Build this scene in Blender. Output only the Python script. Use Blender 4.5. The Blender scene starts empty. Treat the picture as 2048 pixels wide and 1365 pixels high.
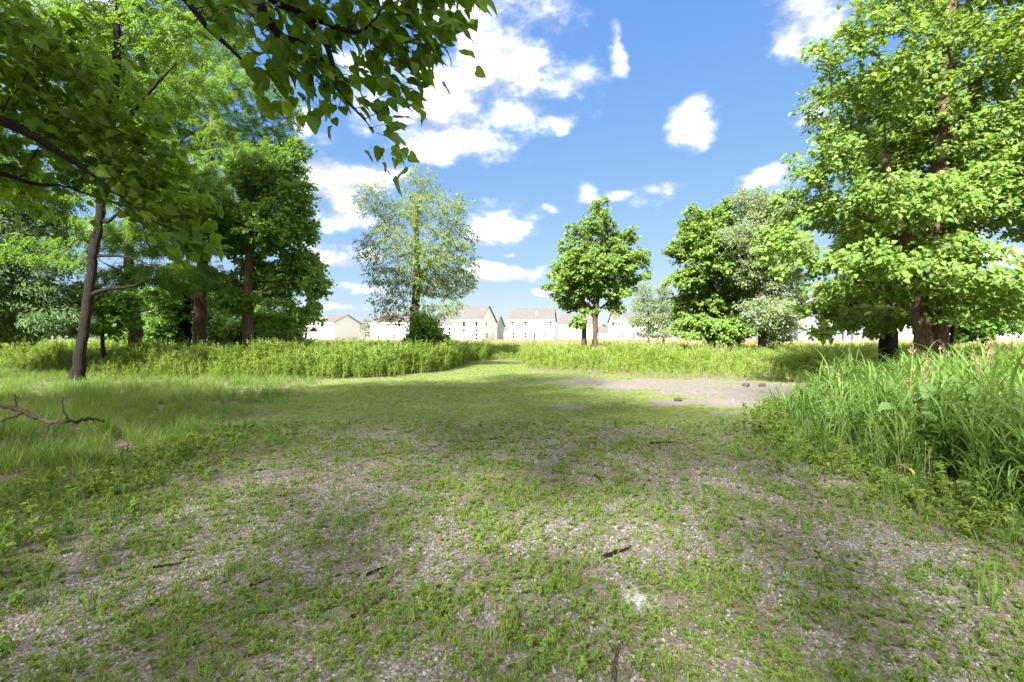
import bpy, math, random
import numpy as np
R = math.radians
rng = np.random.default_rng(7)
random.seed(7)
sc = bpy.context.scene
col = sc.collection

# ------------------------------------------------------------------ camera, sky, sun, exposure
F_PX, CX, CY, CAM_H = 967.0, 1024.0, 682.5, 1.5
cam = bpy.data.cameras.new('camera'); cam_ob = bpy.data.objects.new('camera', cam)
col.objects.link(cam_ob); sc.camera = cam_ob
cam.sensor_width = 36.0; cam.lens = 36.0 * F_PX / 2048.0
cam.clip_start = 0.05; cam.clip_end = 3000
cam_ob.location = (0, 0, CAM_H); cam_ob.rotation_euler = (R(90), 0, 0)
sc.render.resolution_x = 1024; sc.render.resolution_y = 682

SUN_EL, SUN_AZ = 36.0, 206.0            # azimuth clockwise from +Y
EXPO = 2.68
vs = sc.view_settings
vs.view_transform = 'Standard'; vs.look = 'None'; vs.exposure = EXPO; vs.gamma = 1.0
vs.use_curve_mapping = False

def wpt(px, py, d):
    """the point that stands d metres ahead at this direction"""
    return np.array([(px - CX) / F_PX * d, d, CAM_H - (py - CY) / F_PX * d])

SKYK = 0.67
world = bpy.data.worlds.new('World'); sc.world = world; world.use_nodes = True
def build_sky():
    nt = world.node_tree; N = nt.nodes; L = nt.links
    for n in list(N): N.remove(n)
    def node(t, **k):
        n = N.new(t)
        for a, b in k.items(): setattr(n, a, b)
        return n
    def math_(op, a, b=None, c=None, clamp=False):
        n = node('ShaderNodeMath', operation=op, use_clamp=clamp)
        for i, v in enumerate((a, b, c)):
            if v is None: continue
            if hasattr(v, 'links'): L.new(v, n.inputs[i])
            else: n.inputs[i].default_value = v
        return n.outputs[0]
    out = node('ShaderNodeOutputWorld'); bg = node('ShaderNodeBackground')
    L.new(bg.outputs[0], out.inputs[0])
    sky = node('ShaderNodeTexSky', sky_type='NISHITA', sun_disc=False)
    sky.sun_elevation = R(SUN_EL); sky.sun_rotation = R(SUN_AZ)
    sky.dust_density = 0.5; sky.ozone_density = 2.0; sky.altitude = 200
    # response of the film to the blue of the sky: one power curve per channel over the whole sky
    ss = node('ShaderNodeSeparateColor'); L.new(sky.outputs[0], ss.inputs[0]); tint = node('ShaderNodeCombineColor')
    for i, (kk, pw) in enumerate(((.42*SKYK, .75), (.68*SKYK, .52), (1.74*SKYK, .12))): L.new(math_('MULTIPLY', math_('POWER', ss.outputs[i], pw), kk), tint.inputs[i])
    tc = node('ShaderNodeTexCoord'); sep = node('ShaderNodeSeparateXYZ'); L.new(tc.outputs['Generated'], sep.inputs[0])
    x, y, z = sep.outputs
    az = math_('ARCTAN2', x, y); el = math_('ARCSINE', z)
    # cloud noise on a flat layer: direction / (height + c)
    n1 = node('ShaderNodeTexNoise'); n1.inputs['Scale'].default_value = 7; n1.inputs['Detail'].default_value = 10; n1.inputs['Roughness'].default_value = 0.62
    mp = node('ShaderNodeMapping'); mp.inputs['Scale'].default_value = (1, 1, 1.7); L.new(tc.outputs['Generated'], mp.inputs[0])
    L.new(mp.outputs[0], n1.inputs['Vector'])
    n2 = node('ShaderNodeTexNoise'); n2.inputs['Scale'].default_value = 2.1; n2.inputs['Detail'].default_value = 5; L.new(mp.outputs[0], n2.inputs['Vector'])
    cmb = node('ShaderNodeCombineXYZ'); L.new(az, cmb.inputs[0]); L.new(el, cmb.inputs[1])
    # gentle warp of the cloud layout
    n3 = node('ShaderNodeTexNoise'); n3.inputs['Scale'].default_value = 11; n3.inputs['Detail'].default_value = 4; L.new(mp.outputs[0], n3.inputs['Vector'])
    w1 = node('ShaderNodeVectorMath', operation='MULTIPLY_ADD'); L.new(n3.outputs['Color'], w1.inputs[0])
    w1.inputs[1].default_value = (0.09, 0.06, 0); w1.inputs[2].default_value = (-0.045, -0.03, 0)
    uv = node('ShaderNodeVectorMath', operation='ADD'); L.new(cmb.outputs[0], uv.inputs[0]); L.new(w1.outputs[0], uv.inputs[1])
    blobs = [(985, 50, 120, 110), (1030, 140, 110, 85), (895, 190, 95, 75), (930, 10, 150, 60), (850, 240, 70, 34), (1050, 228, 75, 26), (1108, 243, 32, 15),
             (955, 285, 62, 25), (865, 298, 60, 18), (730, 130, 90, 80), (660, 370, 62, 36), (745, 352, 66, 26), (700, 435, 80, 26), (612, 240, 18, 14),
             (1000, 452, 66, 36), (950, 462, 40, 26), (675, 515, 80, 22), (1030, 546, 92, 15), (690, 576, 80, 10), (1235, 90, 20, 38), (1388, 232, 40, 42),
             (1650, 30, 85, 55), (1630, 225, 46, 40), (1540, 352, 60, 15), (1325, 388, 40, 20), (1172, 391, 24, 17), (1240, 394, 24, 9), (1100, 412, 14, 8),
             (1090, 592, 24, 8), (1020, 508, 14, 7), (1900, 470, 120, 30), (300, 330, 160, 60), (180, 100, 140, 90), (1995, 520, 90, 18), (640, 500, 60, 20), (735, 520, 50, 18), (960, 556, 50, 12), (650, 610, 70, 9), (1000, 470, 70, 22), (630, 350, 40, 26), (690, 395, 60, 18), (860, 280, 60, 30), (1600, 80, 50, 40)]
    acc = None
    for px, py, rx, ry in blobs:
        a = math.atan((px - CX) / F_PX); e = math.atan(-(py - CY) / F_PX * math.cos(a))
        ra, re = rx / F_PX * math.cos(a) ** 2, ry / F_PX * math.cos(a) * math.cos(e)
        v = node('ShaderNodeVectorMath', operation='MULTIPLY_ADD'); L.new(uv.outputs[0], v.inputs[0])
        v.inputs[1].default_value = (1 / ra, 1 / re, 0); v.inputs[2].default_value = (-a / ra, -e / re, 0)
        ln = node('ShaderNodeVectorMath', operation='LENGTH'); L.new(v.outputs[0], ln.inputs[0])
        acc = ln.outputs['Value'] if acc is None else math_('MINIMUM', acc, ln.outputs['Value'])
    acc = math_('MINIMUM', acc, 4.0)
    d_in = math_('MULTIPLY_ADD', n1.outputs['Fac'], 4.4, math_('MULTIPLY_ADD', acc, -1.0, -1.15))     # noise - distance
    s_in = node('ShaderNodeMapRange', interpolation_type='SMOOTHSTEP'); L.new(d_in, s_in.inputs[0])
    s_in.inputs[1].default_value = -0.40; s_in.inputs[2].default_value = 1.15
    # the rest of the sky: unseen broken cumulus, cover raised to add fill light
    d_out = math_('MULTIPLY_ADD', n2.outputs['Fac'], 1.0, math_('MULTIPLY', n1.outputs['Fac'], 0.55))
    s_out = node('ShaderNodeMapRange', interpolation_type='SMOOTHSTEP'); L.new(d_out, s_out.inputs[0])
    s_out.inputs[1].default_value = 0.52; s_out.inputs[2].default_value = 0.70
    aa = math_('ABSOLUTE', az)
    m1 = node('ShaderNodeMapRange'); L.new(aa, m1.inputs[0]); m1.inputs[1].default_value = R(46); m1.inputs[2].default_value = R(56)
    m2 = node('ShaderNodeMapRange'); L.new(el, m2.inputs[0]); m2.inputs[1].default_value = R(35); m2.inputs[2].default_value = R(44)
    far = math_('MULTIPLY', s_out.outputs[0], math_('MAXIMUM', m1.outputs[0], m2.outputs[0]))
    den = math_('MAXIMUM', s_in.outputs[0], far)
    up = node('ShaderNodeMapRange'); L.new(el, up.inputs[0]); up.inputs[1].default_value = R(0); up.inputs[2].default_value = R(4)
    den = math_('MULTIPLY', den, up.outputs[0]); den = math_('MULTIPLY', math_('POWER', den, 1.3), 0.96)
    # grey bellies: compare the noise a little lower down
    mp2 = node('ShaderNodeMapping'); mp2.inputs['Scale'].default_value = (1, 1, 1.7); mp2.inputs['Location'].default_value = (0, 0, 0.055); L.new(tc.outputs['Generated'], mp2.inputs[0])
    n4 = node('ShaderNodeTexNoise'); n4.inputs['Scale'].default_value = 7; n4.inputs['Detail'].default_value = 4; n4.inputs['Roughness'].default_value = 0.55; L.new(mp2.outputs[0], n4.inputs['Vector'])
    sh = math_('SUBTRACT', n1.outputs['Fac'], n4.outputs['Fac'])
    shr = node('ShaderNodeMapRange', interpolation_type='SMOOTHSTEP'); L.new(sh, shr.inputs[0]); shr.inputs[1].default_value = -0.17; shr.inputs[2].default_value = 0.10
    cc = node('ShaderNodeMix', data_type='RGBA'); L.new(math_('POWER', shr.outputs[0], 1.6), cc.inputs[0])
    k = 1 / (2 ** EXPO) / 0.105
    cc.inputs[6].default_value = (0.78 * k, 0.81 * k, 0.87 * k, 1); cc.inputs[7].default_value = (2.25 * k, 2.23 * k, 2.2 * k, 1)
    mx = node('ShaderNodeMix', data_type='RGBA'); L.new(den, mx.inputs[0]); L.new(tint.outputs[0], mx.inputs[6]); L.new(cc.outputs[2], mx.inputs[7])
    L.new(mx.outputs[2], bg.inputs[0]); bg.inputs[1].default_value = 0.105
build_sky()

sun = bpy.data.lights.new('sun', 'SUN'); sun.energy = 3.1; sun.angle = R(3.0); sun.color = (1.0, 0.975, 0.935)
sun_ob = bpy.data.objects.new('sun', sun); col.objects.link(sun_ob)
sun_ob.rotation_euler = (R(90 - SUN_EL), 0, R(180 - SUN_AZ)); sun_ob.location = (-20, -30, 40)

cy = sc.cycles
cy.max_bounces = 7; cy.diffuse_bounces = 4; cy.glossy_bounces = 2; cy.transmission_bounces = 5; cy.transparent_max_bounces = 4
cy.use_denoising = True; cy.caustics_reflective = False; cy.caustics_refractive = False
try: cy.denoiser = 'OPENIMAGEDENOISE'
except Exception: pass

# ------------------------------------------------------------------ helpers
class MB:
    """collects vertices and faces, builds one mesh"""
    def __init__(s): s.V = []; s.F = []; s.n = 0
    def add(s, V, F):
        V = np.asarray(V, np.float32).reshape(-1, 3)
        for f in (F if isinstance(F, list) and isinstance(F[0], np.ndarray) else [F]):
            f = np.asarray(f, np.int32)
            if f.size: s.F.append(f + s.n)
        s.V.append(V); s.n += len(V)
    def box(s, lo, hi):
        x0, y0, z0 = lo; x1, y1, z1 = hi
        s.add([(x0,y0,z0),(x1,y0,z0),(x1,y1,z0),(x0,y1,z0),(x0,y0,z1),(x1,y0,z1),(x1,y1,z1),(x0,y1,z1)],
              [(0,3,2,1),(4,5,6,7),(0,1,5,4),(1,2,6,5),(2,3,7,6),(3,0,4,7)])
    def mesh(s, name, mat=None, smooth=False):
        V = np.concatenate(s.V) if s.V else np.zeros((0, 3), np.float32)
        groups = {}
        for f in s.F: groups.setdefault(f.shape[1], []).append(f)
        loops = []; tot = []
        for k, fs in groups.items():
            f = np.concatenate(fs); loops.append(f.ravel()); tot.append(np.full(len(f), k, np.int32))
        loops = np.concatenate(loops); tot = np.concatenate(tot)
        st = np.concatenate([[0], np.cumsum(tot)[:-1]]).astype(np.int32)
        me = bpy.data.meshes.new(name)
        me.vertices.add(len(V)); me.vertices.foreach_set('co', V.ravel())
        me.loops.add(len(loops)); me.loops.foreach_set('vertex_index', loops.astype(np.int32))
        me.polygons.add(len(tot)); me.polygons.foreach_set('loop_start', st); me.polygons.foreach_set('loop_total', tot)
        me.polygons.foreach_set('use_smooth', np.full(len(tot), bool(smooth)))
        me.update(calc_edges=True)
        if mat: me.materials.append(mat)
        return me
    def build(s, name, mat, parent=None, smooth=False):
        return link(name, s.mesh(name, mat, smooth), parent)

def link(name, data, parent=None, loc=None):
    o = bpy.data.objects.new(name, data); col.objects.link(o)
    if parent is not None: o.parent = parent
    if loc is not None: o.location = loc
    return o
def tag(o, label=None, cat=None, group=None, kind=None):
    if label: o['label'] = label
    if cat: o['category'] = cat
    if group: o['group'] = group
    if kind: o['kind'] = kind
    return o
def empty(name, loc, rz=0):
    o = link(name, None, None, loc); o.rotation_euler = (0, 0, rz); o.empty_display_size = 0.2
    return o

def _hash(i, j, s):
    n = (i.astype(np.int64) * 374761393 + j.astype(np.int64) * 668265263 + s * 1274126177) & 0x7fffffff
    n = ((n ^ (n >> 13)) * 1103515245) & 0x7fffffff
    n = ((n ^ (n >> 15)) * 12345677) & 0x7fffffff
    return (n & 0xffff) / 65535.0
def vnoise(x, y, s=0):
    x = np.asarray(x, float); y = np.asarray(y, float)
    i = np.floor(x); j = np.floor(y); u = x - i; v = y - j; u = u*u*(3-2*u); v = v*v*(3-2*v)
    a = _hash(i, j, s); b = _hash(i+1, j, s); c = _hash(i, j+1, s); d = _hash(i+1, j+1, s)
    return (a*(1-u)+b*u)*(1-v) + (c*(1-u)+d*u)*v
def fbm(x, y, s=0, o=4):
    t = 0; a = .5; n = 0
    for k in range(o):
        t = t + a*vnoise(x*2**k, y*2**k, s+k); n += a; a *= .5
    return t/n
def sstep(a, b, x):
    t = np.clip((x-a)/(b-a), 0, 1); return t*t*(3-2*t)
def unit(v): return v / np.maximum(np.linalg.norm(v, axis=-1, keepdims=True), 1e-9)

# ------------------------------------------------------------------ materials
def mat_new(name):
    m = bpy.data.materials.new(name); m.use_nodes = True
    nt = m.node_tree
    for n in list(nt.nodes): nt.nodes.remove(n)
    return m, nt.nodes, nt.links
def leaf_mat(name, c1, c2, trans=.35, rough=.5, inst=False, c3=None, spec=.35, tboost=(1.25, 1.15, .55), mottle=0):
    m, N, L = mat_new(name)
    out = N.new('ShaderNodeOutputMaterial'); mix = N.new('ShaderNodeMixShader'); mix.inputs[0].default_value = trans
    p = N.new('ShaderNodeBsdfPrincipled'); t = N.new('ShaderNodeBsdfTranslucent')
    p.inputs['Roughness'].default_value = rough; p.inputs['Specular IOR Level'].default_value = spec
    r = N.new('ShaderNodeValToRGB'); e = r.color_ramp.elements
    e[0].color = (*c1, 1); e[1].color = (*c2, 1)
    if c3: k = e.new(.93); k.color = (*c2, 1); e[-1].color = (*c3, 1)
    if inst:
        g = N.new('ShaderNodeObjectInfo'); g2 = N.new('ShaderNodeNewGeometry')
        a = N.new('ShaderNodeMath'); a.operation = 'MULTIPLY_ADD'; a.inputs[1].default_value = .45
        b = N.new('ShaderNodeMath'); b.operation = 'MULTIPLY'; b.inputs[1].default_value = .55
        L.new(g.outputs['Random'], b.inputs[0]); L.new(g2.outputs['Random Per Island'], a.inputs[0]); L.new(b.outputs[0], a.inputs[2]); L.new(a.outputs[0], r.inputs[0])
    else:
        g = N.new('ShaderNodeNewGeometry'); L.new(g.outputs['Random Per Island'], r.inputs[0])
    base = r.outputs[0]
    if mottle:
        tcn = N.new('ShaderNodeTexCoord'); nn = N.new('ShaderNodeTexNoise'); nn.inputs['Scale'].default_value = mottle; nn.inputs['Detail'].default_value = 4; L.new(tcn.outputs['Object'], nn.inputs['Vector'])
        rr = N.new('ShaderNodeValToRGB'); rr.color_ramp.elements[0].position = .3; rr.color_ramp.elements[1].position = .7; rr.color_ramp.elements[0].color = (.62, .68, .6, 1); rr.color_ramp.elements[1].color = (1.25, 1.15, 1.1, 1); L.new(nn.outputs['Fac'], rr.inputs[0])
        mo = N.new('ShaderNodeMix'); mo.data_type = 'RGBA'; mo.blend_type = 'MULTIPLY'; mo.inputs[0].default_value = 1; L.new(base, mo.inputs[6]); L.new(rr.outputs[0], mo.inputs[7]); base = mo.outputs[2]
    L.new(base, p.inputs['Base Color'])
    mm = N.new('ShaderNodeMix'); mm.data_type = 'RGBA'; mm.blend_type = 'MULTIPLY'; mm.inputs[0].default_value = 1
    L.new(base, mm.inputs[6]); mm.inputs[7].default_value = (*[v*1.25 for v in tboost], 1); L.new(mm.outputs[2], t.inputs['Color'])
    L.new(p.outputs[0], mix.inputs[1]); L.new(t.outputs[0], mix.inputs[2]); L.new(mix.outputs[0], out.inputs[0])
    return m
def noise_mat(name, c1, c2, scale=(8, 8, 8), rough=.85, bump=0., detail=6, spec=.2):
    m, N, L = mat_new(name)
    out = N.new('ShaderNodeOutputMaterial'); p = N.new('ShaderNodeBsdfPrincipled'); L.new(p.outputs[0], out.inputs[0])
    p.inputs['Roughness'].default_value = rough; p.inputs['Specular IOR Level'].default_value = spec
    tc = N.new('ShaderNodeTexCoord'); mp = N.new('ShaderNodeMapping'); mp.inputs['Scale'].default_value = scale
    L.new(tc.outputs['Object'], mp.inputs[0]); n = N.new('ShaderNodeTexNoise'); n.inputs['Scale'].default_value = 1; n.inputs['Detail'].default_value = detail; n.inputs['Roughness'].default_value = .65
    L.new(mp.outputs[0], n.inputs['Vector']); r = N.new('ShaderNodeValToRGB'); e = r.color_ramp.elements
    e[0].position = .3; e[1].position = .72; e[0].color = (*c1, 1); e[1].color = (*c2, 1)
    L.new(n.outputs['Fac'], r.inputs[0]); L.new(r.outputs[0], p.inputs['Base Color'])
    if bump:
        b = N.new('ShaderNodeBump'); b.inputs['Strength'].default_value = bump; b.inputs['Distance'].default_value = .04
        L.new(n.outputs['Fac'], b.inputs['Height']); L.new(b.outputs[0], p.inputs['Normal'])
    return m
M = {}
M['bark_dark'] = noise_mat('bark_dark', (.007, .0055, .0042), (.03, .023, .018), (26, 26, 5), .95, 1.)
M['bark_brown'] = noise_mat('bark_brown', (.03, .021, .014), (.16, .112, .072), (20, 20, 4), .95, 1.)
M['bark_grey'] = noise_mat('bark_grey', (.034, .028, .022), (.13, .108, .082), (22, 22, 5), .95, 1.)
M['dead_wood'] = noise_mat('dead_wood', (.03, .02, .014), (.14, .10, .075), (60, 60, 60), .9, .6)
M['catalpa'] = leaf_mat('catalpa_leaf', (.105, .19, .035), (.21, .315, .065), .42, .55, c3=(.30, .345, .10), spec=.25)
M['catalpa_near'] = leaf_mat('catalpa_near_leaf', (.07, .15, .016), (.15, .27, .03), .55, .42, mottle=14)
M['catalpa_obj'] = leaf_mat('catalpa_single_leaf', (.095, .18, .032), (.225, .33, .07), .42, .55, True, spec=.25)
M['catalpa_near_obj'] = leaf_mat('catalpa_near_single_leaf', (.06, .14, .014), (.16, .29, .035), .55, .42, True, mottle=3)
M['walnut'] = leaf_mat('walnut_leaf', (.09, .175, .03), (.17, .29, .045), .5, .5)
M['maple'] = leaf_mat('maple_leaf', (.09, .185, .035), (.18, .31, .055), .48, .5)
M['willow'] = leaf_mat('willow_leaf', (.12, .175, .052), (.225, .285, .10), .42, .65, spec=.12)
M['poplar'] = leaf_mat('poplar_leaf', (.13, .185, .08), (.24, .30, .14), .36, .6)
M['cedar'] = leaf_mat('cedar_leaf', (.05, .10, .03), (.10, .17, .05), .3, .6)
M['far_tree'] = leaf_mat('far_tree_leaf', (.09, .13, .05), (.15, .2, .08), .25, .6)
M['weed'] = leaf_mat('weed_leaf', (.115, .20, .03), (.25, .335, .07), .38, .55, True, spec=.25)
M['meadow'] = leaf_mat('meadow_leaf', (0.150, 0.250, 0.035), (0.325, 0.413, 0.088), .38, .5, True)
M['reed'] = leaf_mat('tall_grass_blade', (.085, .168, .033), (.20, .315, .072), .42, .5, True, spec=.25)
M['long_grass'] = leaf_mat('long_grass_blade', (.085, .165, .03), (.205, .285, .075), .42, .55, True, c3=(.44, .39, .20), spec=.2)
M['turf'] = leaf_mat('turf_blade', (.115, .205, .035), (.265, .365, .085), .42, .6, True, c3=(.46, .40, .22), spec=.2)
M['straw'] = leaf_mat('straw_grass', (.18, .155, .075), (.30, .255, .13), .25, .7, True)
M['seed'] = leaf_mat('seed_head', (.24, .24, .10), (.42, .36, .19), .25, .7, True)
M['dead_leaf'] = leaf_mat('dead_leaf', (.32, .12, .05), (.38, .17, .08), .2, .7)
M['yellow_leaf'] = leaf_mat('yellow_leaf', (.62, .46, .17), (.66, .5, .2), .3, .6)
M['bud'] = leaf_mat('burdock_leaf', (.11, .215, .05), (.19, .31, .085), .35, .55)
M['rock'] = noise_mat('dark_rock', (.03, .026, .024), (.12, .10, .09), (30, 30, 30), .9, .6)

def gravel_mat():
    m, N, L = mat_new('gravel_stone')
    out = N.new('ShaderNodeOutputMaterial'); p = N.new('ShaderNodeBsdfPrincipled'); L.new(p.outputs[0], out.inputs[0])
    p.inputs['Roughness'].default_value = .9; p.inputs['Specular IOR Level'].default_value = .2
    g = N.new('ShaderNodeObjectInfo'); r = N.new('ShaderNodeValToRGB'); e = r.color_ramp.elements
    e[0].color = (.12, .10, .088, 1); e[1].color = (.40, .37, .34, 1); k = e.new(.5); k.color = (.26, .232, .21, 1)
    L.new(g.outputs['Random'], r.inputs[0])
    n = N.new('ShaderNodeTexNoise'); n.inputs['Scale'].default_value = 70; n.inputs['Detail'].default_value = 3
    mx = N.new('ShaderNodeMix'); mx.data_type = 'RGBA'; mx.blend_type = 'MULTIPLY'; mx.inputs[0].default_value = .5
    L.new(r.outputs[0], mx.inputs[6]); L.new(n.outputs['Color'], mx.inputs[7])
    L.new(r.outputs[0], p.inputs['Base Color'])
    return m
M['gravel'] = gravel_mat()

def ground_mat():
    m, N, L = mat_new('ground_earth')
    out = N.new('ShaderNodeOutputMaterial'); p = N.new('ShaderNodeBsdfPrincipled'); L.new(p.outputs[0], out.inputs[0])
    p.inputs['Roughness'].default_value = .95; p.inputs['Specular IOR Level'].default_value = .1
    tc = N.new('ShaderNodeTexCoord')
    def attr(n):
        a = N.new('ShaderNodeAttribute'); a.attribute_name = n; return a.outputs['Fac']
    def noise(s, d=5, r=.6):
        n = N.new('ShaderNodeTexNoise'); n.inputs['Scale'].default_value = s; n.inputs['Detail'].default_value = d; n.inputs['Roughness'].default_value = r
        L.new(tc.outputs['Object'], n.inputs['Vector']); return n.outputs['Fac']
    def ramp(f, *st):
        r = N.new('ShaderNodeValToRGB'); e = r.color_ramp.elements
        while len(e) < len(st): e.new(.5)
        for k, (q, c) in zip(e, st): k.position = q; k.color = (*c, 1)
        L.new(f, r.inputs[0]); return r.outputs[0]
    def mix(f, a, b, op='MIX'):
        n = N.new('ShaderNodeMix'); n.data_type = 'RGBA'; n.blend_type = op
        if hasattr(f, 'links'): L.new(f, n.inputs[0])
        else: n.inputs[0].default_value = f
        L.new(a, n.inputs[6]); L.new(b, n.inputs[7]); return n.outputs[2]
    vo = N.new('ShaderNodeTexVoronoi'); vo.inputs['Scale'].default_value = 48; L.new(tc.outputs['Object'], vo.inputs['Vector'])
    stone = ramp(vo.outputs['Color'], (.0, (.14, .118, .105)), (.5, (.25, .222, .20)), (1., (.39, .36, .335)))
    edge = ramp(vo.outputs['Distance'], (.35, (1, 1, 1)), (.75, (.38, .34, .32)))
    stone = mix(.8, stone, edge, 'MULTIPLY')
    soil = ramp(noise(9, 8), (.3, (.085, .062, .046)), (.7, (.22, .175, .14)))
    moss = ramp(noise(16, 8, .7), (.3, (.12, .14, .045)), (.55, (.19, .225, .075)), (.75, (.30, .30, .15)))
    straw = ramp(noise(1.2, 6), (.3, (.17, .15, .075)), (.7, (.29, .245, .135)))
    dust = ramp(noise(30, 6, .7), (.3, (.15, .13, .115)), (.7, (.235, .207, .188)))
    c = mix(attr('gravel'), soil, stone)
    c = mix(attr('dust'), c, dust)
    c = mix(attr('moss'), c, moss)
    c = mix(attr('straw'), c, straw)
    wh = ramp(noise(40, 4), (.3, (.5, .48, .46)), (.7, (.74, .72, .70)))
    c = mix(attr('chalk'), c, wh)
    L.new(c, p.inputs['Base Color'])
    b = N.new('ShaderNodeBump'); b.inputs['Strength'].default_value = .8; b.inputs['Distance'].default_value = .015; b.invert = True
    L.new(vo.outputs['Distance'], b.inputs['Height']); L.new(b.outputs[0], p.inputs['Normal'])
    return m
M['ground'] = ground_mat()

# ------------------------------------------------------------------ zones of the ground
def in_right(X, Y):      # >0 inside the tall grass on the right
    ex = np.interp(Y, [0, 2, 3.5, 5, 6.6, 8, 9.8, 11.5, 13.4, 15, 17], [4.3, 4.0, 3.8, 3.75, 3.7, 4.15, 4.9, 6.6, 8.9, 11.2, 14.5])
    return X - ex + (fbm(X*1.3, Y*1.3, 11)-.5)*.9
def in_meadow(X, Y):
    my = np.interp(X, [.5, .9, 3.8, 6.2, 9, 11, 14, 25], [36, 23.5, 21.2, 19.6, 18.3, 17.2, 16, 15])
    my = np.where(X < .5, 36, my)
    return Y - my + (fbm(X*.8, Y*.8, 12)-.5)*3.4
def in_left(X, Y):
    ly = np.interp(X, [-40, -24, -16, -13.4, -8.2, -4.6, -3.4, -3.0], [24, 23, 19.6, 18.8, 18.6, 20, 24, 27])
    ly = np.where(X > -2.9, 36, ly)
    return Y - ly + (fbm(X*.8, Y*.8, 13)-.5)*2.8
def in_long(X, Y):
    lx = np.interp(Y, [0, 2, 4, 5.4, 7.3, 9.2, 12, 18, 24], [-4.0, -4.1, -4.15, -4.1, -4.7, -5.1, -5.7, -7, -9])
    return lx - X + (fbm(X*.8, Y*.8, 14)-.5)*1.6
PATCH = np.array([(1.5, 19.6), (6.4, 19.0), (10.8, 16.4), (7.6, 12.2), (4.8, 10.0), (3.5, 11.9), (4.6, 13.6), (1.6, 17.2)])
def poly_sd(P, X, Y):
    d = np.full(X.shape, 1e9); ins = np.zeros(X.shape, bool); n = len(P)
    for i in range(n):
        a = P[i]; b = P[(i+1) % n]; e = b-a; wx = X-a[0]; wy = Y-a[1]
        t = np.clip((wx*e[0]+wy*e[1])/(e@e), 0, 1); d = np.minimum(d, np.hypot(wx-e[0]*t, wy-e[1]*t))
        c = ((a[1] > Y) != (b[1] > Y)) & (X < e[0]*(Y-a[1])/(e[1]+1e-12)+a[0]); ins ^= c
    return np.where(ins, d, -d)
def patch(X, Y):
    s = poly_sd(PATCH, X, Y) + (fbm(X*.9, Y*2.2, 21)-.5)*4.4
    s2 = 0.55 - np.hypot((X-1.35)/1.2, (Y-11.2)/1.) + (fbm(X*1.5, Y*1.5, 22)-.5)*.8
    return np.maximum(sstep(-.1, .35, s), sstep(0, .4, s2))
def bare(X, Y):
    """how much gravel shows in the clearing, 0 to 1"""
    n = fbm(X*1.1, Y*1.1, 31, 5); base = np.interp(Y, [0, 3, 6, 8, 11, 16], [.52, .51, .53, .42, .32, .22])
    tr = np.exp(-((X-1.7-.06*Y)/1.0)**2)*.16*np.interp(Y, [0, 4, 7, 9.5], [.2, .8, 1, 0]) + np.exp(-((X+1.9)/.8)**2)*.10*np.interp(Y, [0, 3, 6, 9], [1, 1, .6, 0])
    n2 = fbm(X*4.6, Y*4.6, 33, 4)
    g = sstep(.0, .22, base + tr - (n*.62+n2*.38) + .03)
    return np.maximum(g, patch(X, Y))
CHX, CHY = (1270-CX)/(1200-CY)*CAM_H, CAM_H*F_PX/(1200-CY)
def chalk(X, Y): return sstep(.14, .04, np.hypot((X-CHX)*1.0, (Y-CHY)*.9)+(fbm(X*9, Y*9, 53)-.5)*.10)
def ground_z(X, Y):
    z = np.interp(Y, [-500, 45, 70, 95, 160, 900], [0, 0, .75, 1.55, 2.2, 3.0])
    return z + (fbm(X*.5, Y*.5, 41)-.5)*.10*sstep(.5, 3, np.hypot(X, Y-0.))

def make_ground():
    def axis(lo, hi, f0, far_lo, far_hi):
        a = np.arange(lo, hi+1e-6, f0); s = f0; r = [hi]; 
        while r[-1] < far_hi: s *= 1.22; r.append(r[-1]+s)
        s = f0; l = [lo]
        while l[-1] > far_lo: s *= 1.22; l.append(l[-1]-s)
        return np.concatenate([l[:0:-1], a, r[1:]])
    xs = axis(-12, 12, .10, -700, 700); ys = axis(1.0, 21, .10, -300, 1400)
    X, Y = np.meshgrid(xs, ys); sh = X.shape; X = X.ravel(); Y = Y.ravel()
    Z = ground_z(X, Y)
    i = np.arange(sh[0]*sh[1]).reshape(sh)
    mb = MB(); mb.add(np.stack([X, Y, Z], 1), np.stack([i[:-1, :-1], i[:-1, 1:], i[1:, 1:], i[1:, :-1]], -1).reshape(-1, 4))
    me = mb.mesh('ground', M['ground'], True)
    def put(n, v):
        a = me.attributes.new(n, 'FLOAT', 'POINT'); a.data.foreach_set('value', v.astype(np.float32))
    g = bare(X, Y); weeds = np.maximum.reduce([sstep(-.3, .3, in_right(X, Y)), sstep(-.5, .5, in_meadow(X, Y)), sstep(-.5, .5, in_left(X, Y)), sstep(-.8, .6, in_long(X, Y))])
    dirt = sstep(.52, .7, fbm(X*.9, Y*.9, 51))
    put('gravel', np.clip(g*(1-weeds)*1.0, 0, 1)*(1-.6*dirt) + .35*(1-weeds)*(1-g))
    put('dust', patch(X, Y)*.75*(1-weeds))
    put('straw', sstep(46, 56, Y)*np.where(np.abs(X-8) < 26, .45, 1.))
    put('moss', np.maximum(np.clip((1-g)*sstep(6.0, 11, Y+(fbm(X, Y, 52)-.5)*4)*.9, 0, 1)*(1-weeds*.6), sstep(46, 56, Y)))
    put('chalk', chalk(X, Y))
    o = link('ground', me); o['kind'] = 'structure'
    return o
make_ground()
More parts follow.
